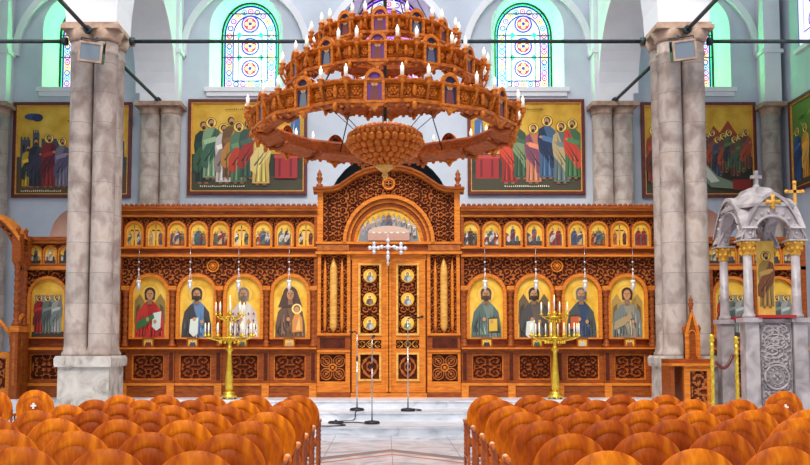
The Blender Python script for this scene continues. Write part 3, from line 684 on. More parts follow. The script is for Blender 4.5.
# side wall
zt = P(783, 103, 23.1)[1]; zb = P(783, 193, 23.1)[1]
t, mb, p, W, H, zz = painting_frame('wall_painting', 'painting on the side wall with green palm leaves, blue and orange robes', 3.4, zt - zb)
bg(p, W, H, zz, gold=pig(96, 120, 52), ground=(36, 40, 30))
for i in range(26):
    cx, cz = random.uniform(-.46, .46) * W, zz + H * random.uniform(.62, .95); a = random.uniform(0, 6.28)
    p.poly([(cx + .25 * cos(a), cz + .16 * sin(a)), (cx + .05 * cos(a + 1.6), cz + .05 * sin(a + 1.6)), (cx - .25 * cos(a), cz - .16 * sin(a)), (cx - .05 * cos(a + 1.6), cz - .05 * sin(a + 1.6))], pig(*random.choice([(70, 120, 40), (130, 160, 60), (44, 80, 36)])))
for i, (rb, mt) in enumerate([((46, 80, 140), (40, 60, 110)), ((206, 132, 48), (226, 166, 80)), ((150, 44, 34), (70, 90, 60)), ((60, 110, 70), (190, 170, 110)), ((160, 120, 60), (60, 70, 110)), ((180, 60, 40), (210, 150, 60)), ((70, 90, 130), (140, 60, 50))]):
    standing(p, (-.42 + .14 * i) * W, zz + H * .06, H * .66, rb, mt, True)
place(t, mb, WALLX - .005, 23.1 - 1.7, zb, -pi / 2)

# ------------------------------------------------------------------ iconostasis
YI = 20.27
def X(u): return P(u, 320, YI)[0]
def Z(v): return P(388, v, YI)[1]
PXM = X(388) - X(387)
ICONS = [dict(robe=(178, 34, 30), mantle=(196, 52, 40), wings=(150, 120, 60), scroll=(.1, .4), arm=(60, 110, 60)),
         dict(robe=(96, 130, 170), mantle=(62, 58, 62), beard=True, hair=(60, 46, 36), scroll=(-.18, .3)),
         dict(robe=(214, 206, 196), mantle=(200, 186, 180), crosses=True, beard=True, hair=(120, 108, 100)),
         dict(robe=(120, 84, 60), mantle=(104, 78, 62), hood=(84, 58, 50), child=True),
         dict(robe=(112, 128, 116), mantle=(86, 104, 98), beard=True, hair=(84, 60, 42), book=(.2, .2, (216, 176, 60))),
         dict(robe=(94, 84, 76), mantle=(74, 70, 72), beard=True, hair=(50, 38, 30), wings=(104, 84, 60), scroll=(-.22, .26)),
         dict(robe=(50, 66, 96), mantle=(70, 78, 78), beard=True, hair=(112, 100, 92), book=(-.2, .24, (196, 90, 50))),
         dict(robe=(150, 140, 120), mantle=(120, 124, 118), wings=(176, 140, 70), arm=(170, 150, 110))]
MAINC = [149, 196, 243, 290, 486.5, 533.5, 580.5, 627.5]
MAINC[4:] = [486.5, 534.5, 582, 628]
def icon_panel(par, cxp, hwp, vb, va, y, spec, frame_px=3, small=False, name='icon'):
    cx = X(cxp); hw = hwp * PXM; zb = Z(vb); zs = Z(va) - hw
    mb = MB(); p = Paint(mb, y)
    p.poly(arch(cx, hw, zb, zs, 18), PAINTGOLD)
    h = Z(va) - zb
    if not small: bust(p, cx, zb, hw * 2, h, **spec)
    else:
        k = spec
        if k == 0:
            p.poly(rect(cx - .9 * hw, cx + .9 * hw, zb, zb + h * .3), pig(70, 62, 52))
            for d in (-.62, -.3, .62, .3, .0): standing(p, cx + d * hw, zb + .02, h * (.62 + .12 * (abs(d) < .1)), random.choice(SMC), random.choice(SMC), True)
        elif k == 1:
            p.poly(rect(cx - .06 * hw, cx + .06 * hw, zb, zb + h * .9), pig(92, 50, 26)); p.poly(rect(cx - .5 * hw, cx + .5 * hw, zb + h * .64, zb + h * .70), pig(92, 50, 26))
            p.poly(ell(cx, zb + h * .5, .14 * hw, .26 * h), pig(*SKIN))
            for d in (-.6, .6): standing(p, cx + d * hw, zb + .02, h * .62, random.choice(SMC), random.choice(SMC), True)
        elif k == 2:
            p.poly([(cx - .8 * hw, zb), (cx + .8 * hw, zb), (cx + .5 * hw, zb + h * .4), (cx - .1 * hw, zb + h * .62), (cx - .6 * hw, zb + h * .4)], pig(*random.choice(SMC)))
            p.poly(rect(cx - .95 * hw, cx + .95 * hw, zb, zb + h * .22), pig(60, 56, 50)); p.poly([(cx - .95 * hw, zb + h * .2), (cx - .95 * hw, zb + h * .6), (cx - .5 * hw, zb + h * .5), (cx - .3 * hw, zb + h * .2)], pig(*random.choice(SMC))); standing(p, cx, zb + .06, h * .76, random.choice(SMC), random.choice(SMC), True)
            for d in (-.55, .55): p.poly(ell(cx + d * hw, zb + h * .3, .2 * hw, .14 * h), pig(*random.choice(SMC)))
        else:
            p.poly(rect(cx - .8 * hw, cx + .8 * hw, zb, zb + h * .5), pig(92, 90, 96)); p.poly([(cx - .8 * hw, zb + h * .5), (cx - .4 * hw, zb + h * .7), (cx, zb + h * .5)], pig(150, 70, 46))
            for d in (-.35, .35): standing(p, cx + d * hw, zb + .01, h * .78, random.choice(SMC), random.choice(SMC), True)
    o = mb.build(name, par, fix=False)
    mb = MB()
    a = arch(cx, hw + frame_px * PXM, zb, zs, 18); b = arch(cx, hw - .2 * PXM, zb, zs, 18)
    mb.band(a, b, y - .07 if not small else y - .045, y + .02, WL)
    m2 = arch(cx, hw + (frame_px + .9) * PXM, zb, zs, 18); mb.band(m2, a, y - .04 if not small else y - .03, y + .02, WM)
    mb.box(cx - hw - frame_px * PXM, cx + hw + frame_px * PXM, y - (.075 if not small else .05), y + .02, zb - 1.6 * PXM, zb, WL)
    mb.build('arch_frame', o)
    return o
SMC = [(120, 36, 30), (60, 70, 96), (90, 100, 84), (180, 150, 110), (60, 44, 40), (70, 96, 70), (200, 190, 176), (150, 80, 46)]
ico = thing('iconostasis', 'carved wooden icon screen with painted icons and a tall arched central gate', 'icon screen', (0, YI, ZP))
def colonette(mb, x, z0, z1, y, r, m=WM):
    pr = [(r * 1.7, z0), (r * 1.7, z0 + .06), (r * 1.1, z0 + .08), (r * 1.35, z0 + .11), (r, z0 + .14)]
    n = 7
    for i in range(n):
        a = z0 + .14 + (z1 - z0 - .3) * i / n; b = z0 + .14 + (z1 - z0 - .3) * (i + 1) / n; q = (b - a)
        pr += [(r * .8, a + q * .02), (r * 1.12, a + q * .35), (r * 1.12, a + q * .65), (r * .8, a + q * .98)]
    pr += [(r, z1 - .15), (r * 1.4, z1 - .12), (r, z1 - .09), (r * 1.7, z1 - .04), (r * 1.8, z1)]
    mb.lathe(pr, (x, y, 0), m, 10)
def wing(u0, u1, mains, smalls, specs, par, top=206, row=True, base=397, dz=0, sm_hw=8.0, ring=None):
    x0, x1 = X(u0), X(u1)
    V = lambda v: Z(v + dz)
    mb = MB(); mb.box(x0, x1, YI + .10, YI + .42, ZP, V(212), WM); mb.build('back_board', par)
    mb = MB(); mb.box(x0, x1, YI - .06, YI + .1, ZP, V(384), WM); mb.box(x0, x1, YI - .10, YI + .1, ZP, V(393), WM); mb.box(x0, x1, YI - .085, YI + .1, V(385.5), V(383), WL)
    pitch = mains[1] - mains[0] if len(mains) > 1 else 47
    bs = [mains[0] - pitch / 2] + [m_ + pitch / 2 for m_ in mains]
    bs[0] = max(bs[0], u0 + 3.2); bs[-1] = min(bs[-1], u1 - 3.2)
    for b in bs: mb.box(X(b - 3.6), X(b + 3.6), YI - .13, YI + .1, ZP, V(383), WL)
    mb.build('plinth', par)
    for i, m_ in enumerate(mains):
        a, b = bs[i] + 3.2, bs[i + 1] - 3.2
        mb = MB(); z0, z1 = V(383), V(350)
        o = rect(X(a), X(b), z0, z1); q = rect(X(a + 4.5), X(b - 4.5), V(379.5), V(354.5))
        mb.band(o, q, YI - .03, YI + .1, WM, WL, True)
        q2 = rect(X(a + 5.4), X(b - 5.4), V(378.6), V(355.4)); mb.band(q, q2, YI + .0, YI + .1, WL, WL, True)
        relief(mb, X(a + 5.4), X(b - 5.4), V(378.6), V(355.4), YI + .05, cell=(X(b) - X(a)) / 3.4, depth=.03, hi=WM)
        mb.build('lower_panel', par)
    for b in bs:
        mb = MB(); mb.box(X(b - 3.2), X(b + 3.2), YI - .07, YI + .1, V(383), V(350), WM); mb.box(X(b - 1.8), X(b + 1.8), YI - .09, YI - .07, V(380), V(353), WD); mb.build('pilaster', par)
        mb = MB(); colonette(mb, X(b), V(347.5), V(290), YI - .02, 2.3 * PXM); mb.box(X(b - 3.6), X(b + 3.6), YI - .09, YI + .1, V(290), V(286), WL); mb.build('colonette', par)
    mb = MB(); mb.box(x0, x1, YI - .17, YI + .1, V(349), V(347.5), WL); mb.box(x0, x1, YI - .13, YI + .1, V(350.5), V(349), WM); mb.build('ledge', par)
    hw = 17.2
    for m_, s in zip(mains, specs): icon_panel(par, m_, hw, 337.5 + dz, 276.5 + dz, YI + .06, s)
    holes = [(X(m_), (hw + 3.5) * PXM, V(276.5) - hw * PXM) for m_ in mains]
    def ins(x, z):
        for cx, r, zs in holes:
            if abs(x - cx) < r and (z < zs or (x - cx) ** 2 + (z - zs) ** 2 < r * r): return False
        return True
    mb = MB(); relief(mb, x0, x1, V(347), V(257), YI + .075, cell=.23, depth=.022, inside=ins)
    if ring:
        c = (X(ring), YI + .03, V(266)); mb.torus(c, 5.6 * PXM, .022, WL, n=24); mb.torus(c, 3.2 * PXM, .015, WL, n=16); mb.sphere(c, .05, WL)
    mb.build('carved_spandrels', par)
    mb = MB(); mb.box(x0, x1, YI - .10, YI + .1, V(257), V(255), WL); mb.box(x0, x1, YI - .06, YI + .1, V(255), V(253), WM); mb.box(x0, x1, YI - .02, YI + .1, V(253), V(249), WM); mb.box(x0, x1, YI - .12, YI + .1, V(249), V(247.4), WL); mb.build('moulding', par)
    for m_ in smalls: icon_panel(par, m_, sm_hw, 245.5 + dz, 222.5 + dz, YI + .06, random.choice((0, 0, 1, 2, 2, 3)), 1.5, True, 'small_icon')
    hs = [(X(m_), (sm_hw + 2) * PXM, V(222.5) - sm_hw * PXM) for m_ in smalls]
    def ins2(x, z):
        for cx, r, zs in hs:
            if abs(x - cx) < r and (z < zs or (x - cx) ** 2 + (z - zs) ** 2 < r * r): return False
        return True
    mb = MB(); relief(mb, x0, x1, V(247.4), V(217), YI + .08, cell=.16, depth=.02, inside=ins2); mb.build('carved_frieze', par)
    mb = MB(); mb.box(x0, x1, YI - .06, YI + .42, V(217), V(215), WL); mb.box(x0, x1, YI - .08, YI + .42, V(215), V(211.5), WM); mb.box(x0, x1, YI - .16, YI + .45, V(211.5), V(209.6), WL); mb.box(x0, x1, YI - .20, YI + .45, V(209.6), V(207), WM)
    mb.build('cornice', par)
    mb = MB(); n = int((x1 - x0) / .115)
    for i in range(n):
        x = x0 + (x1 - x0) * (i + .5) / n; mb.lathe([(.046, V(207)), (.05, V(207) + .025), (.03, V(207) + .05), (.012, V(207) + .06)], (x, YI - .14, 0), WM, 8)
    mb.build('cresting', par)
    for xx in (x0, x1):
        mb = MB(); s = 1 if xx == x0 else -1; mb.box(*sorted((xx, xx + s * .07)), YI - .05, YI + .1, V(383), V(217), WM); mb.build('end_post', par)
SM_L = [132 + 21.65 * i for i in range(9)]; SM_R = [471 + 21.55 * i for i in range(9)]
wing(118, 317, MAINC[:4], SM_L, ICONS[:4], ico, ring=212)
wing(461, 660, MAINC[4:], SM_R, ICONS[4:], ico, ring=558)

# central gate
C = X(388.7)
def gate():
    V = Z
    top = [(313, 188.5), (331, 188), (339, 185.5), (347, 180), (356, 174), (366, 169.5), (377, 167), (388.7, 166.2)]
    top = top + [(777.4 - u, v) for u, v in top[:-1]][::-1]
    T = [(X(u), V(v)) for u, v in top]
    def ztop(x):
        for (a, b), (c, d) in zip(T, T[1:]):
            if a <= x <= c: return b + (d - b) * (x - a) / (c - a)
        return T[0][1]
    xs0, xs1 = X(317), X(460.5)
    # tympanum back board
    mb = MB(); body = [(xs0, V(252)), (xs1, V(252))] + [(min(max(x, xs0), xs1), z - .06) for x, z in T[::-1]]
    mb.prism(body, YI + .08, YI + .42, WM)
    mb.box(xs0, xs1, YI + .08, YI + .42, ZP, V(252), WM); mb.build('back_board', ico)
    r0 = 44.5 * PXM; zs = V(243)
    mb = MB(); relief(mb, X(319), X(458.5), V(243), V(168), YI + .03, cell=.215, depth=.025, inside=lambda x, z: z < ztop(x) - .10 and (x - C) ** 2 + (z - zs) ** 2 > (r0 - .02) ** 2)
    c = (C, YI - .02, V(184)); mb.torus(c, 5.6 * PXM, .03, WL, n=28); mb.torus(c, 3.6 * PXM, .014, WR, n=20)
    for a in range(4): mb.tube([c, (c[0] + 3.2 * PXM * cos(a * pi / 2), c[1], c[2] + 3.2 * PXM * sin(a * pi / 2))], .018, WR)
    mb.build('tympanum_carving', ico)
    mb = MB()
    T2 = [(x, z - 2.2 * PXM) for x, z in T]; T3 = [(x, z - 4.4 * PXM) for x, z in T]
    mb.band(T, T2, YI - .24, YI + .45, WM); mb.band(T2, T3, YI - .14, YI + .1, WL); T4 = [(x, z - 5.6 * PXM) for x, z in T]; mb.band(T3, T4, YI - .05, YI + .1, WM)
    mb.build('pediment_cornice', ico)
    for s in (-1, 1):
        x = C + s * 69.5 * PXM; z = V(187.5); mb = MB(); r = .062
        mb.lathe([(r * 1.2, z - .05), (r * 1.2, z + .05), (r * .5, z + .08), (r * 1.1, z + .16), (r * 1.25, z + .2), (r * .7, z + .23), (r * 1.0, z + .28), (r * .5, z + .34), (.005, z + .4)], (x, YI - .1, 0), WM, 12); mb.build('finial', ico)
    for s in (-1, 1):
        a, b = sorted((C + s * 71.7 * PXM, C + s * 66 * PXM)); mb = MB(); mb.box(a, b, YI - .06, YI + .1, V(252), V(191.5), WL); mb.build('pediment_post', ico)
    # arch over the doors
    mb = MB(); ar = lambda r, rise=None: arch(C, r * PXM, zs, zs, 28, (rise or r) * PXM)
    for a, b, y, m_ in ((46, 42.5, -.14, WL), (42.5, 41, -.10, WM), (41, 38.5, -.06, WL), (38.5, 35.5, -.01, WM), (35.5, 32.3, .02, WL)):
        mb.band(ar(a, a + 2.2), ar(b, b + 2.2), YI + y, YI + .1, m_)
    mb.build('lunette_arch', ico)
    mb = MB(); p = Paint(mb, YI + .06); zb = V(241.5)
    p.poly(arch(C, 32.6 * PXM, zb, zb, 24, 32.6 * PXM), PAINTGOLD)
    p.poly([(C - 31 * PXM, zb), (C + 31 * PXM, zb), (C + 28 * PXM, V(228)), (C + 14 * PXM, V(222)), (C - 14 * PXM, V(222)), (C - 28 * PXM, V(228))], pig(128, 134, 140))
    for i in range(11):
        x = C + (-26 + 5.2 * i) * PXM; zz_ = zb + (4 + 11 * sin(pi * (i + .5) / 11)) * PXM
        standing(p, x, zz_, 14 * PXM, random.choice([(140, 146, 156), (170, 160, 150), (120, 120, 140), (180, 176, 170)]), random.choice([(130, 136, 150), (176, 150, 140), (110, 116, 120)]), True)
    standing(p, C, zb + 12 * PXM, 18 * PXM, (120, 70, 60), (80, 90, 120), True)
    p.poly(ell(C, zb + 9 * PXM, 21 * PXM, 7 * PXM, 24)[:13], pig(206, 176, 158)); p.poly(rect(C - 21 * PXM, C + 21 * PXM, zb + 1 * PXM, zb + 9 * PXM), pig(190, 150, 134))
    for i in range(6): p.poly(ell(C + (-15 + 6 * i) * PXM, zb + 9 * PXM, 1.5 * PXM, .8 * PXM, 8), pig(240, 226, 200))
    mb.build('lunette_icon', ico, fix=False)
    # entablature
    mb = MB()
    mb.box(xs0, xs1, YI - .05, YI + .1, V(252), V(243), WM); mb.box(X(315.5), X(462), YI - .13, YI + .1, V(254.5), V(252), WL); mb.box(X(316), X(461.5), YI - .12, YI + .1, V(244.5), V(242.2), WL)
    for a, b in ((317, 349), (428, 460.5)): mb.box(X(a), X(b), YI - .10, YI + .1, V(251), V(245), WR)
    mb.build('entablature', ico)
    # jamb blocks
    for s in (-1, 1):
        u = lambda d: C + s * d * PXM
        mb = MB(); lo, hi = sorted((u(38.2), u(71.5)))
        mb.box(lo, hi, YI - .08, YI + .1, ZP, V(387), WL); mb.box(lo - .0, hi, YI - .12, YI + .1, ZP, V(392), WM); mb.box(lo, hi, YI - .05, YI + .1, V(351), V(333), WM); mb.box(lo, hi, YI - .10, YI + .1, V(335.5), V(333.2), WL); mb.box(lo, hi, YI - .08, YI + .1, V(352), V(350), WL)
        a, b = sorted((u(43.5), u(68.5))); mb.box(a, b, YI - .06, YI - .04, V(348), V(338), WD)
        jm = mb; mb = MB(); relief(mb, lo, hi, V(333.2), V(254.5), YI + .05, cell=.19, depth=.02)
        mb.build('jamb_carving', ico); mb = jm
        for d in (40, 69.5): a, b = sorted((u(d - 1.7), u(d + 1.7))); mb.box(a, b, YI - .06, YI + .1, V(333.2), V(254.5), WL)
        mb.build('door_jamb', ico)
        mb = MB(); z0, z1 = V(333), V(258); x = u(55.3); r = 3.6 * PXM
        mb.lathe([(r * .2, z0), (r, z0 + .12), (r * 1.02, z0 + .2), (r * 1.02, z1 - .35), (r * .9, z1 - .2), (r * .12, z1)], (x, YI - .0, 0), WG, 14, flute=7, fl_amp=.07); mb.build('spindle', ico)
        for d in (46.8, 63.8):
            mb = MB(); r = 1.7 * PXM; mb.lathe([(r * .6, z0), (r, z0 + .2), (r, z1 - .4), (r * .3, z1)], (u(d), YI + .01, 0), WL, 10); mb.build('spindle', ico)
        mb = MB(); o = rect(*sorted((u(38.5), u(71.5))), V(387), V(352)); q = rect(*sorted((u(43), u(68.8))), V(381.5), V(354)); mb.band(o, q, YI - .05, YI + .1, WL, WL, True)
        x0, x1 = sorted((u(43), u(68.8))); mb.box(x0, x1, YI + .06, YI + .1, V(381.5), V(354), WD)
        cx, cz = (x0 + x1) / 2, (V(381.5) + V(354)) / 2; rr = (x1 - x0) / 4
        for i in (-1, 1):
            for j in (-1, 1):
                cc = (cx + i * rr, YI + .035, cz + j * rr); mb.torus(cc, rr * .86, .018, WR, n=20); mb.torus(cc, rr * .5, .014, WR, n=14); mb.sphere(cc, .035, WR, 8, 6)
                mb.tube([cc, (cc[0] + i * rr * .9, cc[1], cc[2] + j * rr * .9)], .014, WR); mb.tube([cc, (cc[0] - i * rr * .9, cc[1], cc[2] - j * rr * .9)], .014, WR)
        mb.torus((cx, YI + .03, cz), rr * .55, .016, WL, n=18); mb.sphere((cx, YI + .03, cz), .04, WL)
        mb.build('lattice_panel', ico)
    # doors
    mb = MB(); mb.box(X(351), X(426.5), YI - .03, YI + .1, V(260), V(254.5), WL); mb.build('door_lintel', ico); mb = MB(); mb.box(X(351), X(426.5), YI - .10, YI + .1, ZP, V(393), WL); mb.build('door_threshold', ico)
    for s, (a, b) in ((-1, (352, 387.6)), (1, (389.8, 425.4))):
        mb = MB(); m = [(a + 6.2, b - 6.2, 340, 335.5), (a + 6.2, b - 6.2, 352.5, 348.5), (a + 6.2, b - 6.2, 263.5, 260), (a, a + 6.2, 392.5, 260), (b - 6.2, b, 392.5, 260), (a + 6.2, b - 6.2, 392.5, 381)]
        for q in m: mb.box(X(q[0]), X(q[1]), YI - .03, YI + .08, V(q[2]), V(q[3]), WL)
        o = rect(X(a + 6.2), X(b - 6.2), V(335.5), V(263.5)); q = rect(X(a + 8.4), X(b - 8.4), V(333.5), V(265.5)); mb.band(o, q, YI - .065, YI + .08, WG, WL, True)
        o = rect(X(a + 6.2), X(b - 6.2), V(381), V(352.5)); q = rect(X(a + 8.4), X(b - 8.4), V(379), V(354.5)); mb.band(o, q, YI - .065, YI + .08, WG, WL, True)
        mb.box(*sorted((X(387.6 if s < 0 else 389.8) - .035, X(387.6 if s < 0 else 389.8) + .035)), YI - .085, YI - .031, V(392), V(262), WL)
        d = mb.build('royal_door', ico)
        mb = MB(); relief(mb, X(a + 8.4), X(b - 8.4), V(333.5), V(265.5), YI + .04, cell=.21, depth=.03); relief(mb, X(a + 6.2), X(b - 6.2), V(348.5), V(340), YI + .03, cell=.18, depth=.03, style='lattice', hi=WG); relief(mb, X(a + 8.4), X(b - 8.4), V(379), V(354.5), YI + .04, cell=.46, depth=.03, style='lattice', res=.02); mb.build('carving', d)
        for v in (276, 299.5, 323.5):
            c = ((X(a) + X(b)) / 2, V(v)); mb = MB(); mb.lathe([(6.9 * PXM, 0), (6.9 * PXM, -.05), (6.0 * PXM, -.06)], (c[0], YI + .03, c[1]), WG, 24, axis='Y'); p = Paint(mb, YI - .032)
            p.poly(ell(c[0], c[1], 6.1 * PXM, 6.1 * PXM, 24), PAINTGOLD); hh = 11 * PXM
            p.poly(ell(c[0], c[1] + 1.6 * PXM, 2.8 * PXM, 2.8 * PXM), pig(250, 220, 130)); col = random.choice([(96, 110, 90), (120, 124, 130), (90, 70, 60)])
            p.poly([(c[0] - 3.9 * PXM, c[1] - 4 * PXM), (c[0], c[1] - 6 * PXM), (c[0] + 3.9 * PXM, c[1] - 4 * PXM), (c[0] + 2.6 * PXM, c[1]), (c[0], c[1] + 1 * PXM), (c[0] - 2.6 * PXM, c[1])], pig(*col))
            p.poly([(c[0], c[1] - 6 * PXM), (c[0] + 3.6 * PXM, c[1] - 4 * PXM), (c[0] + 2.0 * PXM, c[1]), (c[0] - .5 * PXM, c[1] - 2 * PXM)], pig(*shade(col, 1.5)))
            p.poly(ell(c[0], c[1] + 2 * PXM, 1.5 * PXM, 1.8 * PXM), pig(70, 44, 30)); p.poly(ell(c[0], c[1] + 1.7 * PXM, 1.1 * PXM, 1.5 * PXM), pig(*SKIN)); mb.build('medallion', d, fix=False)
gate()

# side screens beyond the piers
lefts = thing('side_screen', 'low carved icon screen between the gabled throne and a stone pier', 'icon screen', (X(70), YI, ZP))
ICL = dict(robe=(150, 40, 36), mantle=(70, 90, 100), beard=True)
def side(u0, u1, mains, smalls, par):
    dz = 0; V = Z; x0, x1 = X(u0), X(u1)
    mb = MB(); mb.box(x0, x1, YI + .1, YI + .4, ZP, V(240), WM); mb.build('back_board', par)
    mb = MB(); mb.box(x0, x1, YI - .06, YI + .1, ZP, V(384), WM); mb.box(x0, x1, YI - .085, YI + .1, V(386), V(383), WL); mb.build('plinth', par)
    for m_ in mains:
        mb = MB(); mb.band(rect(X(m_ - 23), X(m_ + 23), V(383), V(350)), rect(X(m_ - 15), X(m_ + 15), V(379), V(355)), YI - .03, YI + .1, WM, WL, True); relief(mb, X(m_ - 15), X(m_ + 15), V(379), V(355), YI + .05, cell=.33, depth=.03); mb.build('lower_panel', par)
    mb = MB(); mb.box(x0, x1, YI - .16, YI + .1, V(350), V(347.5), WL); mb.build('ledge', par)
    for i, m_ in enumerate(mains):
        cx = X(m_); hw = 17 * PXM; zb = V(337); zs = V(279) - hw; mb = MB(); p = Paint(mb, YI + .06); p.poly(arch(cx, hw, zb, zs), PAINTGOLD)
        p.poly(rect(cx - hw * .95, cx + hw * .95, zb, zb + .12), pig(60, 60, 50)); p.poly(rect(cx - hw * .8, cx + hw * .8, zb + .6, zb + .95), pig(140, 138, 130)); h = V(279) - zb
        for d, rb, mt in ((-.55, (160, 36, 34), (120, 30, 36)), (-.05, (100, 110, 100), (80, 90, 90)), (.5, (150, 156, 150), (120, 130, 128))): standing(p, cx + d * hw, zb + .08, h * .68, rb, mt, True)
        o = mb.build('icon', par, fix=False); mb = MB(); mb.band(arch(cx, hw + 3 * PXM, zb, zs), arch(cx, hw, zb, zs), YI - .01, YI + .1, WL); mb.box(cx - hw - 3 * PXM, cx + hw + 3 * PXM, YI - .02, YI + .1, zb - 1.5 * PXM, zb, WL); mb.build('arch_frame', o)
    holes = [(X(m_), 20.3 * PXM, V(279) - 17 * PXM) for m_ in mains]
    def ins(x, z):
        return not any(abs(x - c) < r and (z < zs or (x - c) ** 2 + (z - zs) ** 2 < r * r) for c, r, zs in holes)
    mb = MB(); relief(mb, x0, x1, V(347), V(270), YI + .075, cell=.28, depth=.025, inside=ins); mb.build('carved_spandrels', par)
    mb = MB(); mb.box(x0, x1, YI - .08, YI + .1, V(270), V(266.5), WL); mb.box(x0, x1, YI - .04, YI + .1, V(266.5), V(264.5), WM); mb.build('moulding', par)
    for m_ in smalls:
        icon_panel(par, m_, 5.9, 263.5, 246.5, YI + .06, 2, 1.3, True, 'small_icon')
    mb = MB(); relief(mb, x0, x1, V(264.5), V(243.5), YI + .08, cell=.15, depth=.02, inside=lambda x, z: not any(abs(x - X(c)) < 7.2 * PXM and z < V(250) for c in smalls)); mb.build('carved_frieze', par)
    mb = MB(); mb.box(x0, x1, YI - .08, YI + .42, V(243.5), V(241), WL); mb.box(x0, x1, YI - .15, YI + .42, V(241), V(237.5), WM); mb.build('cornice', par)
    for xx in (x0, x1): mb = MB(); s = 1 if xx == x0 else -1; mb.box(*sorted((xx, xx + s * .12)), YI - .08, YI + .1, V(383), V(243.5), WM); mb.build('end_post', par)
    for i in range(len(mains) - 1):
        b = (mains[i] + mains[i + 1]) / 2; mb = MB(); mb.box(X(b - 2.5), X(b + 2.5), YI - .08, YI + .1, V(383), V(270), WM); mb.build('post', par)
side(20, 112, [47, 93], [33, 48, 63, 78, 93, 106], lefts)
rights = thing('side_screen', 'low carved icon screen behind the canopied marble shrine', 'icon screen', (X(740), YI, ZP))
side(664, 806, [687, 733, 779], [672 + 15 * i for i in range(9)], rights)

# small icons on the ledge, and vigil lamps
NAMES = ['the red-robed winged figure', 'the bearded man in dark cloak and blue', 'the cross-patterned bishop', 'the hooded mother with child', 'the bearded figure holding a gold book', 'the dark bearded figure with wings', 'the grey-haired man in navy blue', 'the pale winged figure by the pier']
for i, (u, nm) in enumerate(zip([150, 194, 243, 290, 486, 536, 581, 628], NAMES)):
    x = X(u); z = Z(347.5); t = thing('ledge_icon', 'small framed icon leaning on the ledge under ' + nm, 'icon', (x, YI - .11, z), 'small icons on the screen ledge')
    mb = MB(); w, h = .13, .22
    def tl(pts): return pts
    mb.band(rect(x - w, x + w, z, z + h), rect(x - w + .03, x + w - .03, z + .03, z + h - .03), YI - .13, YI - .10, WM, None, True); mb.build('frame', t); t.rotation_euler.x = radians(0)
    mb = MB(); p = Paint(mb, YI - .108); p.poly(rect(x - w + .02, x + w - .02, z + .02, z + h - .02), PAINTGOLD); c = SMC[i]; p.poly([(x - .08, z + .03), (x + .08, z + .03), (x + .05, z + .12), (x, z + .14), (x - .05, z + .12)], pig(*c)); p.poly(ell(x, z + .15, .036, .036), pig(250, 220, 140)); p.poly(ell(x, z + .15, .022, .027), pig(*SKIN)); mb.build('painted_panel', t, fix=False)
for i, (u, nm) in enumerate(zip([138.5, 190, 238.5, 289, 485, 536, 585, 633], NAMES)):
    y = YI - .22; zz_ = P(u, 286, y)[1]; x = P(u, 286, y)[0]; zt = P(u, 247, YI - .22)[1]
    t = thing('vigil_lamp', 'silver vigil lamp on a thin chain before ' + nm, 'lamp', (x, y, zz_), 'vigil lamps before the icons')
    mb = MB(); mb.lathe([(.006, zz_ - .13), (.018, zz_ - .11), (.012, zz_ - .09), (.04, zz_ - .05), (.055, zz_), (.04, zz_ + .02), (.048, zz_ + .05)], (x, y, 0), SILV, 12); mb.build('bowl', t)
    mb = MB(); mb.lathe([(.042, zz_ + .05), (.055, zz_ + .11), (.05, zz_ + .13)], (x, y, 0), WAX, 10); mb.build('glass_cup', t)
    mb = MB()
    for a in range(3): mb.tube([(x + .05 * cos(a * 2.1), y + .05 * sin(a * 2.1), zz_), (x, y, zz_ + .36)], .004, SILV, 4)
    mb.tube([(x, y, zz_ + .36), (x, y, zt)], .0045, CHROME, 4); mb.tube([(x, y, zt), (x, YI - .11, zt)], .008, CHROME, 5)
    mb.lathe([(.01, zz_ + .33), (.03, zz_ + .36), (.01, zz_ + .4)], (x, y, 0), SILV, 8)
    zm = P(u, 262, y)[1]; mb.sphere((x, y, zm), .024, SILV, 8, 6); mb.build('chain', t)
# triple lamp over the gate
y = YI - .34; xc, zc = P(388, 247, y)
t = thing('triple_lamp', 'silver lamp cluster with three clear globes over the gate', 'lamp', (xc, y, zc))
t['label'] = 'silver cluster of three small lamps hanging over the central gate'
def silver_cross(mb, x, z, r):
    for a in range(4):
        ca, sa = cos(a * pi / 2), sin(a * pi / 2)
        mb.tube([(x, y, z), (x + r * ca, y, z + r * sa)], .022, SILV, 6); mb.sphere((x + r * ca, y, z + r * sa), .05, SILV, 8, 6)
    mb.sphere((x, y, z), .06, SILV, 10, 8); mb.sphere((x, y - .03, z), .03, WAX, 8, 6)
for d, dz_, r in ((-.31, -.02, .095), (0, 0, .14), (.29, -.03, .095)):
    mb = MB(); silver_cross(mb, xc + d, zc + dz_, r); mb.build('lamp', t)
mb = MB(); mb.lathe([(.01, zc - .42), (.035, zc - .36), (.02, zc - .3), (.05, zc - .22), (.02, zc - .15)], (xc, y, 0), SILV, 10); mb.build('pendant', t)
mb = MB(); mb.tube([(xc - .31, y, zc + .0), (xc + .29, y, zc + .0)], .006, BRASS, 6); mb.tube([(xc, y, zc), (xc, y, zc + .28)], .007, SILV, 5); mb.tube([(xc, y, zc + .28), (xc, YI - .1, zc + .28)], .012, SILV, 5); mb.build('hanger', t)

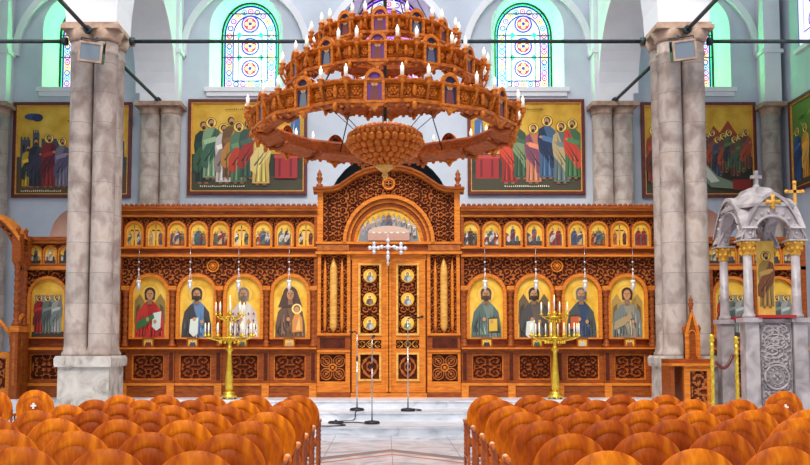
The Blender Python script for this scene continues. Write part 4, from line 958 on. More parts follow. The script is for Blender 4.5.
# ------------------------------------------------------------------ candelabra
def candelabrum(u, vtop, label):
    Y = 19.55; x = P(u, 398, Y)[0]; z0 = ZP; zt = P(u, vtop, Y)[1]
    H = zt - z0
    t = thing('candelabrum', label, 'candelabrum', (x, Y, z0), 'gilded candelabra before the icon screen')
    mb = MB()
    mb.lathe([(.17, z0 + .04), (.17, z0 + .07), (.11, z0 + .10), (.13, z0 + .14), (.06, z0 + .17)], (x, Y, 0), BRASS, 20)
    for a in range(3):
        an = a * 2.094 + .5; mb.sphere((x + .15 * cos(an), Y + .15 * sin(an), z0 + .035), .036, BRASS, 8, 6)
    mb.build('base', t)
    mb = MB(); q = lambda v: P(u, v, Y)[1]
    mb.lathe([(.06, z0 + .17), (.08, z0 + .22), (.088, q(380)), (.07, q(370)), (.05, q(358)), (.045, q(352)), (.09, q(350)), (.05, q(347)), (.035, q(344)), (.075, q(341)), (.04, q(338)), (.03, q(330)), (.05, q(327)), (.025, q(322)), (.02, q(316)), (.06, q(314)), (.03, q(311))], (x, Y, 0), BRASS, 18, flute=0); mb.build('stem', t)
    def cand(cx, cy, z, h, nm='candle'):
        mb = MB(); mb.lathe([(.016, z), (.016, z + h), (.004, z + h + .005)], (cx, cy, 0), WAX, 8); mb.lathe([(.004, z + h), (.012, z + h + .02), (.002, z + h + .055)], (cx, cy, 0), glow(255, 214, 150, 2.0), 6); mb.build(nm, t)
    for n, R, vv in ((12, .52, 337), (8, .30, 316)):
        z = q(vv); off = .2
        for a in range(n):
            an = 2 * pi * a / n + off; ex, ey = x + R * cos(an), Y + R * sin(an)
            mb = MB(); mb.tube([(x + .03 * cos(an), Y + .03 * sin(an), z), (x + R * .4 * cos(an), Y + R * .4 * sin(an), z - .09), (x + R * .75 * cos(an), Y + R * .75 * sin(an), z - .05), (ex, ey, z + .01)], .011, BRASS, 6); mb.lathe([(.012, z), (.04, z + .03), (.04, z + .04), (.02, z + .05), (.022, z + .08)], (ex, ey, 0), BRASS, 10); mb.sphere((x + R * .4 * cos(an), Y + R * .4 * sin(an), z - .12), .03, BRASS, 8, 5); mb.build('branch', t)
            cand(ex, ey, z + .05, .2)
        mb = MB(); mb.torus((x, Y, z - .02), R * .7, .014, BRASS, 'Z', 28); mb.build('hoop', t)
    cand(x, Y, q(311), .3)
candelabrum(229, 298, 'gilded branched candelabrum before the cross-patterned bishop icon')
candelabrum(555.5, 291, 'gilded branched candelabrum before the navy-robed and winged icons')

# ------------------------------------------------------------------ microphone stands and cables
def mic(u, v, zf, vt, label, boom):
    Y = (CAMZ - zf) * F / (v - HY); x, _ = P(u, v, Y); zt = P(u, vt, Y)[1]
    t = thing('microphone_stand', label, 'microphone stand', (x, Y, zf), 'microphone stands on the steps')
    mb = MB(); mb.lathe([(.145, zf), (.15, zf + .025), (.13, zf + .05), (.03, zf + .065)], (x, Y, 0), BLK, 24); mb.build('base', t)
    mb = MB(); mb.tube([(x, Y, zf + .06), (x, Y, zt - .5)], .013, CHROME, 8); mb.tube([(x, Y, zt - .5), (x, Y, zt)], .009, CHROME, 8); mb.lathe([(.02, zt - .54), (.02, zt - .46)], (x, Y, 0), BLK, 8); mb.build('pole', t)
    mb = MB(); mb.tube([(x, Y, zt), (x + boom * .5, Y + .1, zt + .06), (x + boom, Y + .2, zt + .03)], .012, BLK, 6); mb.build('boom', t)
    mb = MB(); mb.tube([(x + boom, Y + .2, zt + .03), (x + boom * 1.25, Y + .24, zt + .05)], .017, BLK, 8); mb.sphere((x + boom * 1.35, Y + .255, zt + .055), .032, BLK, 10, 8); mb.build('microphone', t)
    return x, Y
m1 = mic(357, 410, .32, 334, 'thin microphone stand on the middle step before the door leaf', -.1)
m2 = mic(372, 423, .16, 339, 'thin microphone stand on the lowest step, foremost of the three', .02)
m3 = mic(408, 410.5, .32, 319, 'tallest thin microphone stand, alone before the other door leaf', .22)
for o in COL.objects:
    if o.name == 'microphone_stand': o['label'] = 'thin microphone stand on the middle step nearer the gate spindle and cables'
Yb = (CAMZ - .16) * F / (422.5 - HY); xb = P(336, 422.5, Yb)[0]
mb = MB(); mb.lathe([(.15, .16), (.155, .18), (.13, .2), (.05, .205)], (xb, Yb, 0), BLK, 20); mb.box(xb - .02, xb + .02, Yb - .02, Yb + .02, .2, .225, BLK)
o = tag(mb.build('stage_box'), 'flat round black cable box on the lowest step beside the chairs', 'cable box')
def cable(pts, label):
    # catmull-rom
    out = []
    for i in range(len(pts) - 1):
        p0 = pts[max(0, i - 1)]; p1 = pts[i]; p2 = pts[i + 1]; p3 = pts[min(len(pts) - 1, i + 2)]
        for k_ in range(8):
            t_ = k_ / 8
            out.append(tuple(.5 * ((2 * p1[a]) + (-p0[a] + p2[a]) * t_ + (2 * p0[a] - 5 * p1[a] + 4 * p2[a] - p3[a]) * t_ ** 2 + (-p0[a] + 3 * p1[a] - 3 * p2[a] + p3[a]) * t_ ** 3) for a in range(3)))
    out.append(pts[-1]); mb = MB(); mb.tube(out, .011, BLK, 6); tag(mb.build('cable'), label, 'cable')
cable([(xb + .15, Yb, .172), (m2[0] - .35, Yb + .1, .172), (m2[0] - .15, m2[1] + .05, .172)], 'black cable from the round box to the foremost microphone stand')
cable([(m1[0] + .05, m1[1] - .16, .332), (m1[0], m1[1] - .26, .332), (m1[0] - .02, m1[1] - .42, .31), (m1[0] - .05, m1[1] - .48, .172), (m1[0] - .3, m1[1] - .75, .172), (xb + .05, Yb + .17, .172)], 'black cable hanging over the step edge to the round box')
cable([(xb - .02, Yb - .16, .172), (xb + .2, Yb - .5, .172), (xb + .05, Yb - .68, .172), (xb - .3, Yb - .72, .172)], 'black cable trailing from the round box towards the chairs')
cable([(m3[0] + .17, m3[1], .332), (m3[0] + .27, m3[1] + .1, .332), (m3[0] + .22, m3[1] + .35, .332), (m3[0] + .1, m3[1] + .5, .332)], 'short black cable curled beside the tallest microphone stand')

# ------------------------------------------------------------------ chandelier
YC = 12.5
def chandelier():
    t = thing('chandelier', 'huge three-tier carved wooden ring chandelier with white candles and icon plaques', 'chandelier', (-.10, YC, 4.2))
    ANG0 = radians(-4)
    XC = -.10
    AZ = lambda a, r: (XC + r * sin(a), YC - r * cos(a))
    tiers = [(1.80, 4.56, 4.83, .85), (1.33, 5.22, 5.47, .8), (.93, 5.73, 5.95, .74)]
    for ti, (R, z0, z1, sc) in enumerate(tiers):
        mb = MB(); n = 12
        def ringpts(r, z): return [(*AZ(ANG0 + 2 * pi * (k + .5) / n, r / cos(pi / n)), z) for k in range(n)]
        IR = R - (.30 if ti == 0 else .17)
        prof = [(IR, z0 + .03), (R - .12, z0 - .02), (R - .04, z0 - .03), (R + .01, z0 - .01), (R + .015, z0 + .03), (R - .025, z0 + .045), (R - .025, z1 - .055), (R + .02, z1 - .04), (R + .05, z1 - .015), (R + .05, z1), (R - .10, z1 + .005), (R - .12, z1 - .03), (R - .12, z0 + .06), (IR, z0 + .07)]
        rows = [ringpts(r, z) for r, z in prof]
        for i in range(len(prof)):
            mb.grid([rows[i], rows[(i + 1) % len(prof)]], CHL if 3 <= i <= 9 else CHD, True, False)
        # carved face panels, ribs under, brackets
        for k in range(n):
            am = ANG0 + 2 * pi * k / n
            for s in (-1, 1):
                def fp(f, z, off): a_ = am + s * f; return (*AZ(a_, R * 1.0 / cos(a_ - am) - .025 + off), z)
                for f0, f1 in ((.085, .165), (.18, .245)):
                    fr = [fp(f0, z0 + .065, .02), fp(f1, z0 + .065, .02), fp(f1, z1 - .07, .02), fp(f0, z1 - .07, .02)]
                    mb.tube(fr, .011, CHL, 5, True)
                    fm_ = (f0 + f1) / 2; hz_ = (z1 - z0) / 2 - .075
                    for q in range(6):
                        an = q * pi / 3; mb.sphere(fp(fm_ + .022 * cos(an), (z0 + z1) / 2 + hz_ * .6 * sin(an), .01), .022, CHL, 6, 5)
                    mb.sphere(fp(fm_, (z0 + z1) / 2, .015), .02, CHL, 6, 5)
                for f in (.04, .10, .16, .22): mb.sphere(fp(f, z1 + .01, .05), .022 * sc, CHL, 6, 5)
            # radial rib below
            x0, y0 = AZ(am + pi / n, IR); x1, y1 = AZ(am + pi / n, R)
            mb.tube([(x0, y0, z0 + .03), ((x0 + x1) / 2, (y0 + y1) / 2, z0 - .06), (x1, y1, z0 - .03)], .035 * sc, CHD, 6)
            # scalloped fringe
            for q in range(-3, 4):
                a = am + q * .075; x, y = AZ(a, R / cos(a - am) - .03); mb.sphere((x, y, z0 - .035), .035 * sc, CHL, 8, 5, (1, .6, .9 + .5 * (q == 0)))
            # bracket for two candles
            for s in (-1, 1):
                a = am + pi / n + s * .085; x0, y0 = AZ(a, R + .0); x1, y1 = AZ(a, R + .13)
                mb.tube([(x0, y0, z0 + .06), ((x0 * .5 + x1 * .5), (y0 + y1) / 2, z0 + .04), (x1, y1, z1 - .10), (x1, y1, z1 - .05)], .02 * sc, CHL, 6)
                mb.lathe([(.015, z1 - .08), (.05 * sc, z1 - .05), (.03 * sc, z1 - .03), (.055 * sc, z1 - .005), (.06 * sc, z1 + .01)], (x1, y1, 0), CHL, 10)
            x, y = AZ(am + pi / n, R / cos(pi / n) + .0); mb.sphere((x, y, (z0 + z1) / 2), .045 * sc, CHL, 8, 6, (.8, .8, 2.2)); mb.sphere((x, y, z0 - .05), .04 * sc, CHL, 8, 6, (1, 1, 1.5))
        ring = mb.build('tier_ring', t)
        for k in range(n):
            am = ANG0 + 2 * pi * k / n; x, y = AZ(am, R - .005); w = .105 * sc; h0, h1 = z0 - .02, z1 + .02
            mb = MB()
            def loc(pts2, off): return [(x + px * cos(am) + off * sin(am), y + px * sin(am) - off * cos(am), pz) for px, pz in pts2]
            o_ = arch(0, w + .035, h0, z1 - .02, 12, (w + .035) * 1.25); i_ = arch(0, w, h0 + .03, z1 - .02, 12, w * 1.2)
            for off0, off1 in ((.05, 0),):
                A, B = loc(o_, off0), loc(i_, off0); A0 = loc(o_, -.02); B0 = loc(i_, -.02)
                for q in range(len(o_)):
                    q2 = (q + 1) % len(o_)
                    mb.face([A[q], A[q2], B[q2], B[q]], CHL); mb.face([A0[q], A0[q2], A[q2], A[q]], CHL); mb.face([B[q], B[q2], B0[q2], B0[q]], CHL)
            mb.face(loc(i_, .02), pig(36, 40, 78) if k else pig(112, 60, 140))
            mb.face(loc(ell(0, z1 - .05 * sc, .05 * sc, .05 * sc, 12), .023), pig(222, 176, 90)); mb.face(loc([(-.07 * sc, h0 + .04), (.07 * sc, h0 + .04), (.05 * sc, z1 - .11 * sc), (0, z1 - .085 * sc), (-.05 * sc, z1 - .11 * sc)], .0235), pig(*random.choice([(120, 60, 60), (110, 120, 130), (90, 90, 120)])))
            mb.face(loc(ell(0, z1 - .055 * sc, .028 * sc, .034 * sc, 10), .0245), pig(*SKIN))
            ap = [(-.2 * sc, z0), (.2 * sc, z0), (.12 * sc, z0 - .05 * sc), (.05 * sc, z0 - .08 * sc), (0, z0 - .15 * sc), (-.05 * sc, z0 - .08 * sc), (-.12 * sc, z0 - .05 * sc)]
            A, B = loc(ap, .04), loc(ap, -.01); mb.face(A, CHL); mb.face(B[::-1], CHL)
            for q in range(len(ap)): mb.face([A[q], A[(q + 1) % 7], B[(q + 1) % 7], B[q]], CHL)
            cx_, cy_, cz_ = loc([(0, z1 + .135 * sc)], .02)[0]; mb.sphere((cx_, cy_, cz_), .024 * sc, CHL, 8, 6)
            mb.build('icon_plaque', ring, fix=False)
            for s in (-1, 1):
                a = am + pi / n + s * .085; x1, y1 = AZ(a, R + .13); mb = MB(); hc = .155 * sc
                mb.lathe([(.024, z1 + .005), (.024, z1 + .005 + hc)], (x1, y1, 0), WAX, 8); mb.lathe([(.008, z1 + .005 + hc), (.013, z1 + .02 + hc), (.002, z1 + .05 + hc)], (x1, y1, 0), glow(255, 240, 214, 1.2), 8); mb.build('candle', ring)
    # hanging boss
    zb = P(388, 147, YC)[1]
    mb = MB(); mb.lathe([(.06, zb - .26), (.12, zb - .22), (.28, zb - .16), (.46, zb - .04), (.52, zb + .06), (.50, zb + .12), (.53, zb + .14), (.53, zb + .17), (.44, zb + .2), (.3, zb + .24), (.05, zb + .26)], (XC, YC, 0), CHD, 28); mb.build('boss', t)
    mb = MB()
    for j, (r, z, s) in enumerate(((.13, zb - .23, .04), (.21, zb - .19, .045), (.30, zb - .145, .05), (.385, zb - .09, .052), (.455, zb - .025, .052), (.51, zb + .05, .052), (.5, zb + .13, .04), (.42, zb + .2, .045), (.3, zb + .25, .04))):
        m_ = int(2 * pi * r / (s * 1.95))
        for i in range(m_):
            a = 2 * pi * (i + .5 * (j % 2)) / m_; mb.sphere((XC + r * cos(a), YC + r * sin(a), z), s, CHL, 8, 6, (1, 1, 1.1))
    mb.build('carved_fruit', t)
    mb = MB(); mb.lathe([(.005, zb - .46), (.03, zb - .44), (.05, zb - .40), (.03, zb - .37), (.10, zb - .32), (.15, zb - .28), (.08, zb - .23)], (XC, YC, 0), WG, 14); mb.build('pendant', t)
    # suspension
    for k in range(6):
        a = ANG0 + pi / 6 * (2 * k + 1); mb = MB()
        mb.tube([(*AZ(a, 1.62), 4.62), (*AZ(a, 1.22), 5.24), (*AZ(a, .84), 5.76), (*AZ(a, .06), 7.3)], .010, IRON, 6); mb.build('suspension_chain', t)
    for k in range(6):
        a = ANG0 + pi / 3 * k; mb = MB(); mb.tube([(*AZ(a, 1.12), 5.24), (*AZ(a, .40), zb + .2)], .006, IRON, 5); mb.build('stay_wire', t)
    mb = MB(); mb.tube([(XC, YC, zb + .24), (XC, YC, 15.9)], .025, IRON, 10); mb.sphere((XC, YC, 7.3), .13, CHL); mb.build('central_rod', t)
chandelier()

# ------------------------------------------------------------------ marble shrine
def shrine():
    Yf = 16.3; D = 1.15; xl = P(748, 280, Yf)[0]; xr = P(796, 280, Yf)[0]; Yb = Yf + D
    Zf = lambda v: P(770, v, Yf)[1]
    t = thing('canopied_shrine', 'white marble canopied shrine with four columns, gilt capitals and carved front panel', 'shrine', ((xl + xr) / 2, Yf + D / 2, 0))
    zb = Zf(318); zc0 = Zf(254); zc1 = Zf(240); zsp = zc1
    for (x, y) in ((xl, Yf), (xr, Yf), (xl, Yb), (xr, Yb)):
        mb = MB(); mb.box(x - .125, x + .125, y - .125, y + .125, 0, zb - .08, MAR); mb.box(x - .17, x + .17, y - .17, y + .17, zb - .08, zb, MAR); mb.box(x - .17, x + .17, y - .17, y + .17, 0, .2, MAR); mb.build('pedestal', t)
        mb = MB(); mb.lathe([(.115, zb), (.115, zb + .05), (.088, zb + .09), (.092, zb + .12), (.082, zb + .16), (.076, zc0 - .02)], (x, y, 0), MAR, 18); c = mb.build('column', t)
        mb = MB(); mb.lathe([(.08, zc0 - .03), (.095, zc0), (.085, zc0 + .03), (.12, zc0 + .12), (.14, zc0 + .2), (.15, zc1 - .03)], (x, y, 0), GILT, 16, flute=8, fl_amp=.1)
        for a in range(8):
            an = a * pi / 4 + .4
            for hh, rr in ((.35, .115), (.75, .145)): mb.sphere((x + rr * cos(an + hh), y + rr * sin(an + hh), zc0 + (zc1 - zc0) * hh), .035, GILT, 8, 6)
        mb.box(x - .17, x + .17, y - .17, y + .17, zc1 - .03, zc1, MAR); mb.build('capital', t)
    # front carved panel
    mb = MB(); mb.box(xl + .14, xr - .14, Yf - .06, Yf + .08, 0, zb - .02, MAR)
    relief(mb, xl + .16, xr - .16, Zf(408), Zf(323), Yf - .065, cell=.24, depth=.02, hi=MAR, lo=MARD)
    c = ((xl + xr) / 2, Yf - .075, Zf(377)); mb.lathe([(.235, .0), (.235, -.02), (.0, -.02)], c, MAR, 32, axis='Y'); mb.torus((c[0], c[1] - .02, c[2]), .215, .026, MAR, n=32); mb.torus((c[0], c[1] - .02, c[2]), .13, .014, MAR, n=24)
    for a in range(14): mb.sphere((c[0] + .172 * cos(a * .449), c[1] - .02, c[2] + .172 * sin(a * .449)), .026, MARD, 8, 6)
    for a in range(4): mb.sphere((c[0] + .05 * cos(a * pi / 2), c[1] - .02, c[2] + .05 * sin(a * pi / 2)), .036, MAR, 8, 6)
    for q in range(3):
        sp = []
        for i in range(26):
            a = i * .42; r = .24 - .008 * i; sp.append((c[0] - .02 + (.03 if q % 2 else -.03) + r * cos(a + q * 2), c[1] + .0, Zf(333 + 9 * q) + r * .6 * sin(a + q * 2)))
        mb.tube(sp, .016, MAR, 6)
    mb.build('carved_panel', t)
    mb = MB(); mb.box(xl + .1, xr - .1, Yf - .2, Yb + .1, zb, zb + .05, REDC); mb.box(xr - .14, xr - .02, Yf + .1, Yb - .1, 0, zb - .02, MAR); mb.build('red_shelf', t)
    # arches and roof
    def arch_face(h0, h1, fixed, axis, th):
        c = (h0 + h1) / 2; r = (h1 - h0) / 2 - .07; n = 20
        o = [(c - r * cos(pi * i / n), zsp + .02 + r * 1.12 * sin(pi * i / n)) for i in range(n + 1)]
        top = Zf(193)
        def pt(h, d, z): return (h, fixed + d, z) if axis == 'X' else (fixed + d, h, z)
        mb = MB()
        def gz(h): return top - .34 * abs((h - c) / r) ** 1.8
        cols = [(h0 - .16, zsp)] + o + [(h1 + .16, zsp)]
        for i in range(len(cols) - 1):
            a, b = cols[i], cols[i + 1]
            for d in (-th / 2, th / 2): mb.face([pt(a[0], d, a[1]), pt(b[0], d, b[1]), pt(b[0], d, gz(b[0])), pt(a[0], d, gz(a[0]))], MAR)
            mb.face([pt(a[0], -th / 2, a[1]), pt(b[0], -th / 2, b[1]), pt(b[0], th / 2, b[1]), pt(a[0], th / 2, a[1])], MAR)
            mb.face([pt(a[0], -th / 2 - .04, gz(a[0])), pt(b[0], -th / 2 - .04, gz(b[0])), pt(b[0], th / 2 + .04, gz(b[0])), pt(a[0], th / 2 + .04, gz(a[0]))], MAR)
            mb.face([pt(a[0], -th / 2 - .04, gz(a[0]) - .07), pt(b[0], -th / 2 - .04, gz(b[0]) - .07), pt(b[0], -th / 2 - .04, gz(b[0])), pt(a[0], -th / 2 - .04, gz(a[0]))], MAR)
        mb.tube([pt(h, -th / 2 if fixed < (Yf + Yb) / 2 or axis == 'Y' else th / 2, z) for h, z in o], .028, MAR, 6)
        for i in range(1, n, 2):
            h, z = o[i]; h2 = c + (h - c) * 1.16; z2 = zsp + (z - zsp) * 1.14 + .02; mb.sphere(pt(h2, -th / 2, z2), .035, MAR, 8, 5)
        mb.build('arch', t)
    arch_face(xl, xr, Yf, 'X', .2); arch_face(xl, xr, Yb, 'X', .2); arch_face(Yf, Yb, xl, 'Y', .2); arch_face(Yf, Yb, xr, 'Y', .2)
    cx, cy = (xl + xr) / 2, Yf + D / 2; z0 = Zf(207)
    mb = MB(); a, b = (xr - xl) / 2 + .13, D / 2 + .13; rows = []
    for s, z in ((1, z0), (1.0, z0 + .06), (.8, z0 + .2), (.72, z0 + .24), (.5, z0 + .33), (.44, z0 + .40), (.2, z0 + .45), (.02, z0 + .46)):
        rows.append([(cx + s * a * px, cy + s * b * py, z) for px, py in ((-1, -.5), (-.5, -1), (.5, -1), (1, -.5), (1, .5), (.5, 1), (-.5, 1), (-1, .5))])
    mb.grid(rows, MAR, True, False); mb.face(rows[0][::-1], MAR); mb.build('roof', t)
    mb = MB(); zt = z0 + .44; mb.box(cx - .03, cx + .03, cy - .03, cy + .03, zt, zt + .34, MAR); mb.box(cx - .10, cx + .10, cy - .031, cy + .031, zt + .19, zt + .25, MAR); mb.sphere((cx, cy, zt + .02), .07, MAR); mb.build('cross', t)
    mb = MB(); gc = (cx, Yf - .13, Zf(203));
    for a in range(4):
        ca, sa = cos(a * pi / 2), sin(a * pi / 2); mb.tube([gc, (gc[0] + .13 * ca, gc[1], gc[2] + .13 * sa)], [.02, .05], GILT, 8)
    mb.sphere(gc, .055, GILT, 10, 8); mb.build('gilt_cross', t)
    mb = MB(); y2 = Yf + .62; mb.box(cx + .0, xr - .12, y2, y2 + .05, zb + .05, Zf(237), GOLD); p = Paint(mb, y2 - .002); m_ = (cx + xr - .12) / 2
    standing(p, m_, zb + .2, 1.1, (150, 120, 60), (120, 70, 40), True); mb.build('icon', t, fix=False)
shrine()
# gilded cross on a staff beyond the shrine
x, z = P(794.5, 193, 18.6); t = thing('standing_cross', 'gilded cross on a tall staff behind the marble shrine', 'cross', (x, 18.6, 0))
mb = MB(); mb.lathe([(.2, 0), (.2, .04), (.05, .1), (.025, .14), (.025, z - .25)], (x, 18.6, 0), BRASS, 12); mb.build('staff', t)
mb = MB(); mb.box(x - .03, x + .03, 18.58, 18.62, z - .25, z + .2, WG); mb.box(x - .16, x + .16, 18.58, 18.62, z - .0, z + .06, WG); mb.sphere((x, 18.6, z + .22), .045, WG); mb.sphere((x - .17, 18.6, z + .03), .045, WG); mb.sphere((x + .17, 18.6, z + .03), .045, WG); mb.build('cross_head', t)

# ------------------------------------------------------------------ pointed stall beside the pier
def stall():
    Y = 17.25; Zs = lambda v: P(690, v, Y)[1]; Xs = lambda u: P(u + 2, 370, Y)[0]
    t = thing('pointed_stall', 'wooden stall with a panelled front and tall pointed back by the pier', 'stall', (Xs(690), Y + .35, 0))
    x0, x1 = Xs(669), Xs(710)
    mb = MB(); mb.band(rect(Xs(682), x1, 0, Zs(366)), rect(Xs(688), Xs(705), .35, Zs(371)), Y, Y + .06, WL, WL, True); mb.build('front_frame', t)
    mb = MB(); relief(mb, Xs(688), Xs(705), .35, Zs(371), Y + .045, cell=.32, depth=.02); mb.build('front_panel', t)
    mb = MB(); mb.box(x0, x1 + .04, Y - .05, Y + .6, Zs(366), Zs(363.5), WL); mb.box(x0, x1 + .04, Y + .1, Y + .6, Zs(363.5), Zs(359), WM); mb.build('desk_top', t)
    for xx in (x0, Xs(681)):
        mb = MB(); mb.box(xx, xx + .07, Y + .02, Y + .6, 0, Zs(366), WM); mb.build('side_panel', t)
    mb = MB(); mb.box(x1 - .05, x1, Y + .06, Y + .6, 0, Zs(366), WM); mb.box(x0 + .07, x1 - .05, Y + .15, Y + .6, .42, .47, WM); mb.build('seat', t)
    # tall gabled back, set at an angle towards the nave
    mb = MB(); a, b = Xs(692), Xs(707.5); m_ = (a + b) / 2; zb, zs, zt = Zs(363), Zs(333), Zs(308)
    g = [(a, zb), (b, zb), (b, zs), (m_, zt), (a, zs)]; mb.prism(g, Y + .5, Y + .57, WM)
    gi = [(a + .06, zb + .05), (b - .06, zb + .05), (b - .06, zs - .02), (m_, zt - .12), (a + .06, zs - .02)]; mb.band(g, gi, Y + .46, Y + .57, WL, WL, True)
    mb.band(arch(m_, .085, zb + .1, zs - .05, 12, .12), arch(m_, .065, zb + .12, zs - .05, 12, .1), Y + .475, Y + .52, WL)
    for px_, s in ((a, 1), (b, 1)): mb.lathe([(.03, zs - .02), (.03, zs + .06), (.045, zs + .1), (.005, zs + .18)], (px_, Y + .53, 0), WM, 8)
    mb.lathe([(.035, zt - .05), (.035, zt + .04), (.06, zt + .1), (.03, zt + .14), (.045, zt + .18), (.004, zt + .28)], (m_, Y + .53, 0), WM, 8); mb.build('pointed_back', t)
stall()
# rope stanchions
def stanchion(u, vt, Y, label):
    x, z = P(u, vt, Y); t = thing('stanchion', label, 'stanchion', (x, Y, 0), 'gilded posts of the rope barrier')
    mb = MB(); mb.lathe([(.16, 0), (.16, .03), (.05, .08)], (x, Y, 0), BRASS, 16); mb.build('base', t)
    pr = [(.03, .08)]; n = 9
    for i in range(n):
        a = .1 + (z - .25) * i / n; q = (z - .25) / n; pr += [(.028, a), (.045, a + q * .12), (.028, a + q * .24), (.036, a + q * .6)]
    pr += [(.03, z - .14)]
    mb = MB(); mb.lathe(pr, (x, Y, 0), BRASS, 10); mb.build('post', t); mb = MB(); mb.lathe([(.03, z - .14), (.055, z - .1), (.03, z - .07), (.05, z - .03), (.01, z)], (x, Y, 0), BRASS, 10); mb.build('finial', t)
    return x, Y, z
s1 = stanchion(711.5, 334, 15.4, 'slim gilded rope post in front of the pointed stall'); s2 = stanchion(736, 336, 15.6, 'slim gilded rope post between the shrine columns')
mb = MB(); z = P(725, 362, 15.5)[1]; pts = []
for i in range(13):
    k_ = i / 12; pts.append((s1[0] + .06 + (s2[0] - s1[0] - .12) * k_, s1[1] + (s2[1] - s1[1]) * k_, z + .12 * k_ - .16 * sin(pi * k_)))
mb.tube(pts, .03, FRM, 8); tag(mb.build('barrier_rope'), 'dark red barrier rope slung between two gilded posts', 'rope')

# ------------------------------------------------------------------ gabled throne at the far side
def throne():
    Y = 19.55; Zs = lambda v: P(5, v, Y)[1]; Xs = lambda u: P(u, 300, Y)[0]
    a, b = Xs(-40), Xs(20.5); m_ = (a + b) / 2; t = thing('gabled_throne', 'carved wooden throne with an arched canopy on posts beside the side screen', 'throne', (m_, Y + .25, ZP))
    for x in (a, b):
        for y in (Y, Y + .42):
            mb = MB(); s = .085; xx = x + (s if x == a else -s); mb.box(xx - s, xx + s, y - s, y + s, ZP, Zs(330), WM); mb.box(xx - s * 1.2, xx + s * 1.2, y - s * 1.2, y + s * 1.2, Zs(332), Zs(326), WL); mb.box(xx - s * .3, xx + s * .3, y - s * 1.02, y - s, Zs(385), Zs(335), WR); colonette(mb, xx, Zs(326), Zs(262), y, .055); mb.box(xx - s * 1.1, xx + s * 1.1, y - s * 1.1, y + s * 1.1, Zs(262), Zs(234), WM); mb.lathe([(.05, Zs(234)), (.03, Zs(234) + .05), (.06, Zs(234) + .1), (.005, Zs(234) + .2)], (xx, y, 0), WM, 8); mb.build('post', t)
    hw = (b - a) / 2
    o = [(m_ + hw * k_, Zs(238) + (Zs(212) - Zs(238)) * (1 - abs(k_) ** 1.7)) for k_ in [-1 + i / 12 for i in range(25)]]
    i_ = [(x, z - .10) for x, z in o]; j_ = [(m_ + (x - m_) * .9, Zs(262) + (Zs(225) - Zs(262)) * (1 - abs((x - m_) / hw) ** 2.2)) for x, z in o]
    mb = MB(); mb.band(o, i_, Y - .14, Y + .5, WL, WM); k_ = [(x, z - .07) for x, z in i_]; mb.band(i_, k_, Y - .08, Y + .48, WM); mb.band(k_, j_, Y - .0, Y + .06, WM, WL); mb.build('canopy', t)
    mb = MB(); relief(mb, a + .15, b - .15, Zs(256), Zs(216), Y - .01, cell=.22, depth=.02, inside=lambda x, z: z < Zs(238) + (Zs(212) - Zs(238)) * (1 - abs((x - m_) / hw) ** 1.7) - .2 and z > Zs(262) + (Zs(225) - Zs(262)) * (1 - abs((x - m_) / hw) ** 2.2) + .03); mb.build('canopy_carving', t)
    mb = MB(); mb.box(a + .17, b - .17, Y + .1, Y + .45, ZP, Zs(352), WM); mb.band(rect(a + .17, b - .17, ZP, Zs(352)), rect(a + .3, b - .3, .7, Zs(358)), Y + .04, Y + .1, WL, WL, True); relief(mb, a + .3, b - .3, .7, Zs(358), Y + .085, cell=.3, depth=.02); mb.build('seat_box', t)
    for x in (a + .1, b - .1): mb = MB(); mb.tube([(x, Y + .05, Zs(326)), (x, Y + .25, Zs(318)), (x, Y + .42, Zs(314))], .05, WL, 8); mb.build('armrest', t)
    mb = MB(); mb.tube([(b - .17, Y + .02, Zs(345)), (b - .22, Y, Zs(332)), (b - .42, Y, Zs(322)), (b - .75, Y, Zs(318))], .05, WL, 8); mb.build('front_rail', t)
throne()

# ------------------------------------------------------------------ chairs
def make_chair():
    t = thing('round_back_chair', 'x', 'chair', (0, 0, 0), 'rows of round-backed wooden chairs')
    R = .268; zc = .735; yb = -.24
    prof = [(.0, -.034), (.02, -.036), (.03, -.032), (.04, -.030), (.10, -.029), (.158, -.025), (.162, -.020), (.168, -.020), (.172, -.028), (.2, -.026), (.235, -.018), (.256, -.010), (R, -.002), (R + .002, .0), (R, .012), (.255, .02), (.0, .014)]
    mb = MB(); n = 48
    rows = [[(r * cos(2 * pi * j / n), yb + h + .25 * (r * cos(2 * pi * j / n)) ** 2 + .02 * (r * sin(2 * pi * j / n)), zc + r * sin(2 * pi * j / n)) for j in range(n)] for r, h in prof]
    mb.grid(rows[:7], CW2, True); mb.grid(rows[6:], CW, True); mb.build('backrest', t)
    def turned(mb, x, y, z0, z1, r, m=CWP):
        pr = [(r, z0), (r, z0 + .04)]; k_ = max(2, int((z1 - z0) / .11))
        for i in range(k_):
            a = z0 + .04 + (z1 - z0 - .08) * i / k_; q = (z1 - z0 - .08) / k_; pr += [(r * .65, a + q * .08), (r * 1.1, a + q * .3), (r * .7, a + q * .5), (r * 1.0, a + q * .8)]
        pr += [(r, z1 - .04), (r, z1)]; mb.lathe(pr, (x, y, 0), m, 10)
    for s in (-1, 1):
        mb = MB(); turned(mb, s * .245, yb + .045, 0, .70, .021); mb.sphere((s * .245, yb + .045, .715), .024, CWP, 8, 6); mb.build('back_post', t)
        mb = MB(); turned(mb, s * .245, .22, 0, .64, .021); mb.build('front_leg', t)
        mb = MB(); mb.box(s * .245 - .025, s * .245 + .025, yb + .065, .25, .64, .665, CW); mb.sphere((s * .245, .25, .655), .03, PALE, 8, 6); mb.build('armrest', t)
        mb = MB(); mb.box(s * .245 - .012, s * .245 + .012, yb + .05, .21, .20, .225, CWP); mb.build('stretcher', t)
        for y in (-.08, .02, .12):
            mb = MB(); turned(mb, s * .245, y, .225, .64, .011); mb.build('spindle', t)
    mb = MB(); mb.box(-.235, .235, yb + .03, .235, .40, .435, CW); mb.box(-.225, .225, yb + .05, .215, .36, .40, CWP); mb.build('seat', t)
    return t
proto = make_chair()
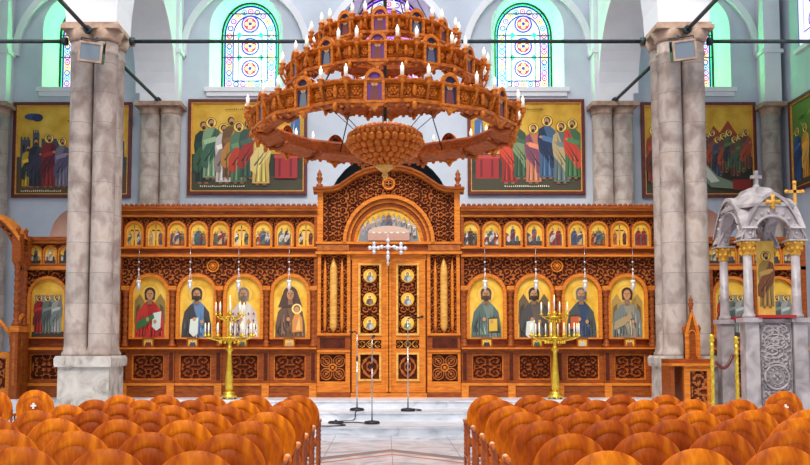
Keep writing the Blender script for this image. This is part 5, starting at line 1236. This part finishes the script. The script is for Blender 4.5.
ORD = ['first', 'second', 'third', 'fourth', 'fifth', 'sixth', 'seventh', 'eighth', 'ninth']
offs = [48, 53, 58.6, 64.8, 73.6, 86.2, 103.2]
first = True
for side_, x0 in ((-1, -1.187), (1, 1.183)):
    for r, off in enumerate(offs):
        Y = .6 * F / off + .24
        for c in range(9):
            x = x0 + side_ * .556 * c
            y = Y + c * (.02 + .016 * r)
            px = CX + (x - CAMX) * F / (y - .24)
            rad = .27 * F / y
            if px < -rad * .8 or px > 810 + rad * .8: continue
            if r == 0 and c > (4 if side_ < 0 else 4): continue
            if r == 1 and (px > 750 or px < 56): continue
            if r == 2 and (px > 778 or px < 56): continue
            lab = 'round-backed wooden chair, %s from the aisle, %s row from the steps, %s' % (ORD[c], ORD[r], 'shrine side' if side_ > 0 else 'throne side')
            rz = radians(random.uniform(-1, 1))
            if first:
                proto.location = (x, y, 0); proto.rotation_euler.z = rz; proto['label'] = lab; first = False
            else: dup(proto, (x, y, 0), rz, lab)
# chairs with a white cross badge at the row ends
badge = MB(); badge.box(-.012, .012, -.292, -.268, .745, .825, WAX); badge.box(-.036, -.0121, -.29, -.268, .777, .800, WAX); badge.box(.0121, .036, -.29, -.268, .777, .800, WAX)
def extra(u, v, Y, label):
    x = P(u, v, Y)[0]; o = dup(proto, (x, Y + .24, 0), 0, label)
    b = MB(); b.v = list(badge.v); b.f = list(badge.f); b.m = list(badge.m); b.ms = list(badge.ms); b.sm = list(badge.sm)
    k_ = b.build('cross_badge'); k_.parent = o
extra(35, 392, 12.6, 'round-backed chair with a white cross badge, standing apart below the side screen')
extra(-7, 394, 12.6, 'round-backed chair standing apart below the gabled throne, cut by the frame edge')
extra(784, 394, 12.3, 'round-backed chair with a white cross badge, right below the marble shrine')

# ------------------------------------------------------------------ light
w = bpy.data.worlds.new('daylight'); SC.world = w; w.use_nodes = True
w.node_tree.nodes['Background'].inputs[0].default_value = (.86, .93, 1.0, 1); w.node_tree.nodes['Background'].inputs[1].default_value = .72
def area(name, loc, rot, size, power, col):
    d = bpy.data.lights.new(name, 'AREA'); d.energy = power; d.size = size; d.color = col; o = bpy.data.objects.new(name, d); COL.objects.link(o); o.location = loc; o.rotation_euler = rot
area('dome_daylight', (0, 10, 17), (radians(4), 0, 0), 8, 2300, (1, .95, .88))
area('sanctuary_fill', (0, 20.6, 15.6), (radians(22), 0, 0), 5, 230, (.93, .96, 1))  # fill lamp added above the sanctuary to brighten the back wall
sd = bpy.data.lights.new('sun', 'SUN'); sd.energy = 1.5; sd.angle = radians(10); sd.color = (1, .95, .88); so = bpy.data.objects.new('sun', sd); COL.objects.link(so); so.rotation_euler = (radians(44), 0, radians(-14))
# coloured lamps added in the reveals to imitate daylight through the stained glass
for i, cx in enumerate(WINX):
    if i == 2: continue
    sg = -1 if i < 2 else 1; z = (ZWB + ZWS) / 2 + .2
    for dz_, c, pw in ((0, (.02, 1, .20), 44), (-.5, (.9, 1, .02), 8), (.7, (.02, .6, 1), 8)):
        d = bpy.data.lights.new('jamb_fill_lamp', 'AREA'); d.shape = 'RECTANGLE'; d.size = .25; d.size_y = 1.9 if dz_ == 0 else .3; d.energy = pw; d.color = c
        o = bpy.data.objects.new('jamb_fill_lamp', d); COL.objects.link(o); o.location = (cx - sg * HW * .84, YW + .5, z + dz_); o.rotation_euler = (radians(90), 0, radians(90 if sg < 0 else -90))
vs = SC.view_settings; vs.view_transform = 'Standard'; vs.look = 'None'; vs.exposure = -.06; vs.gamma = 1; vs.use_curve_mapping = False
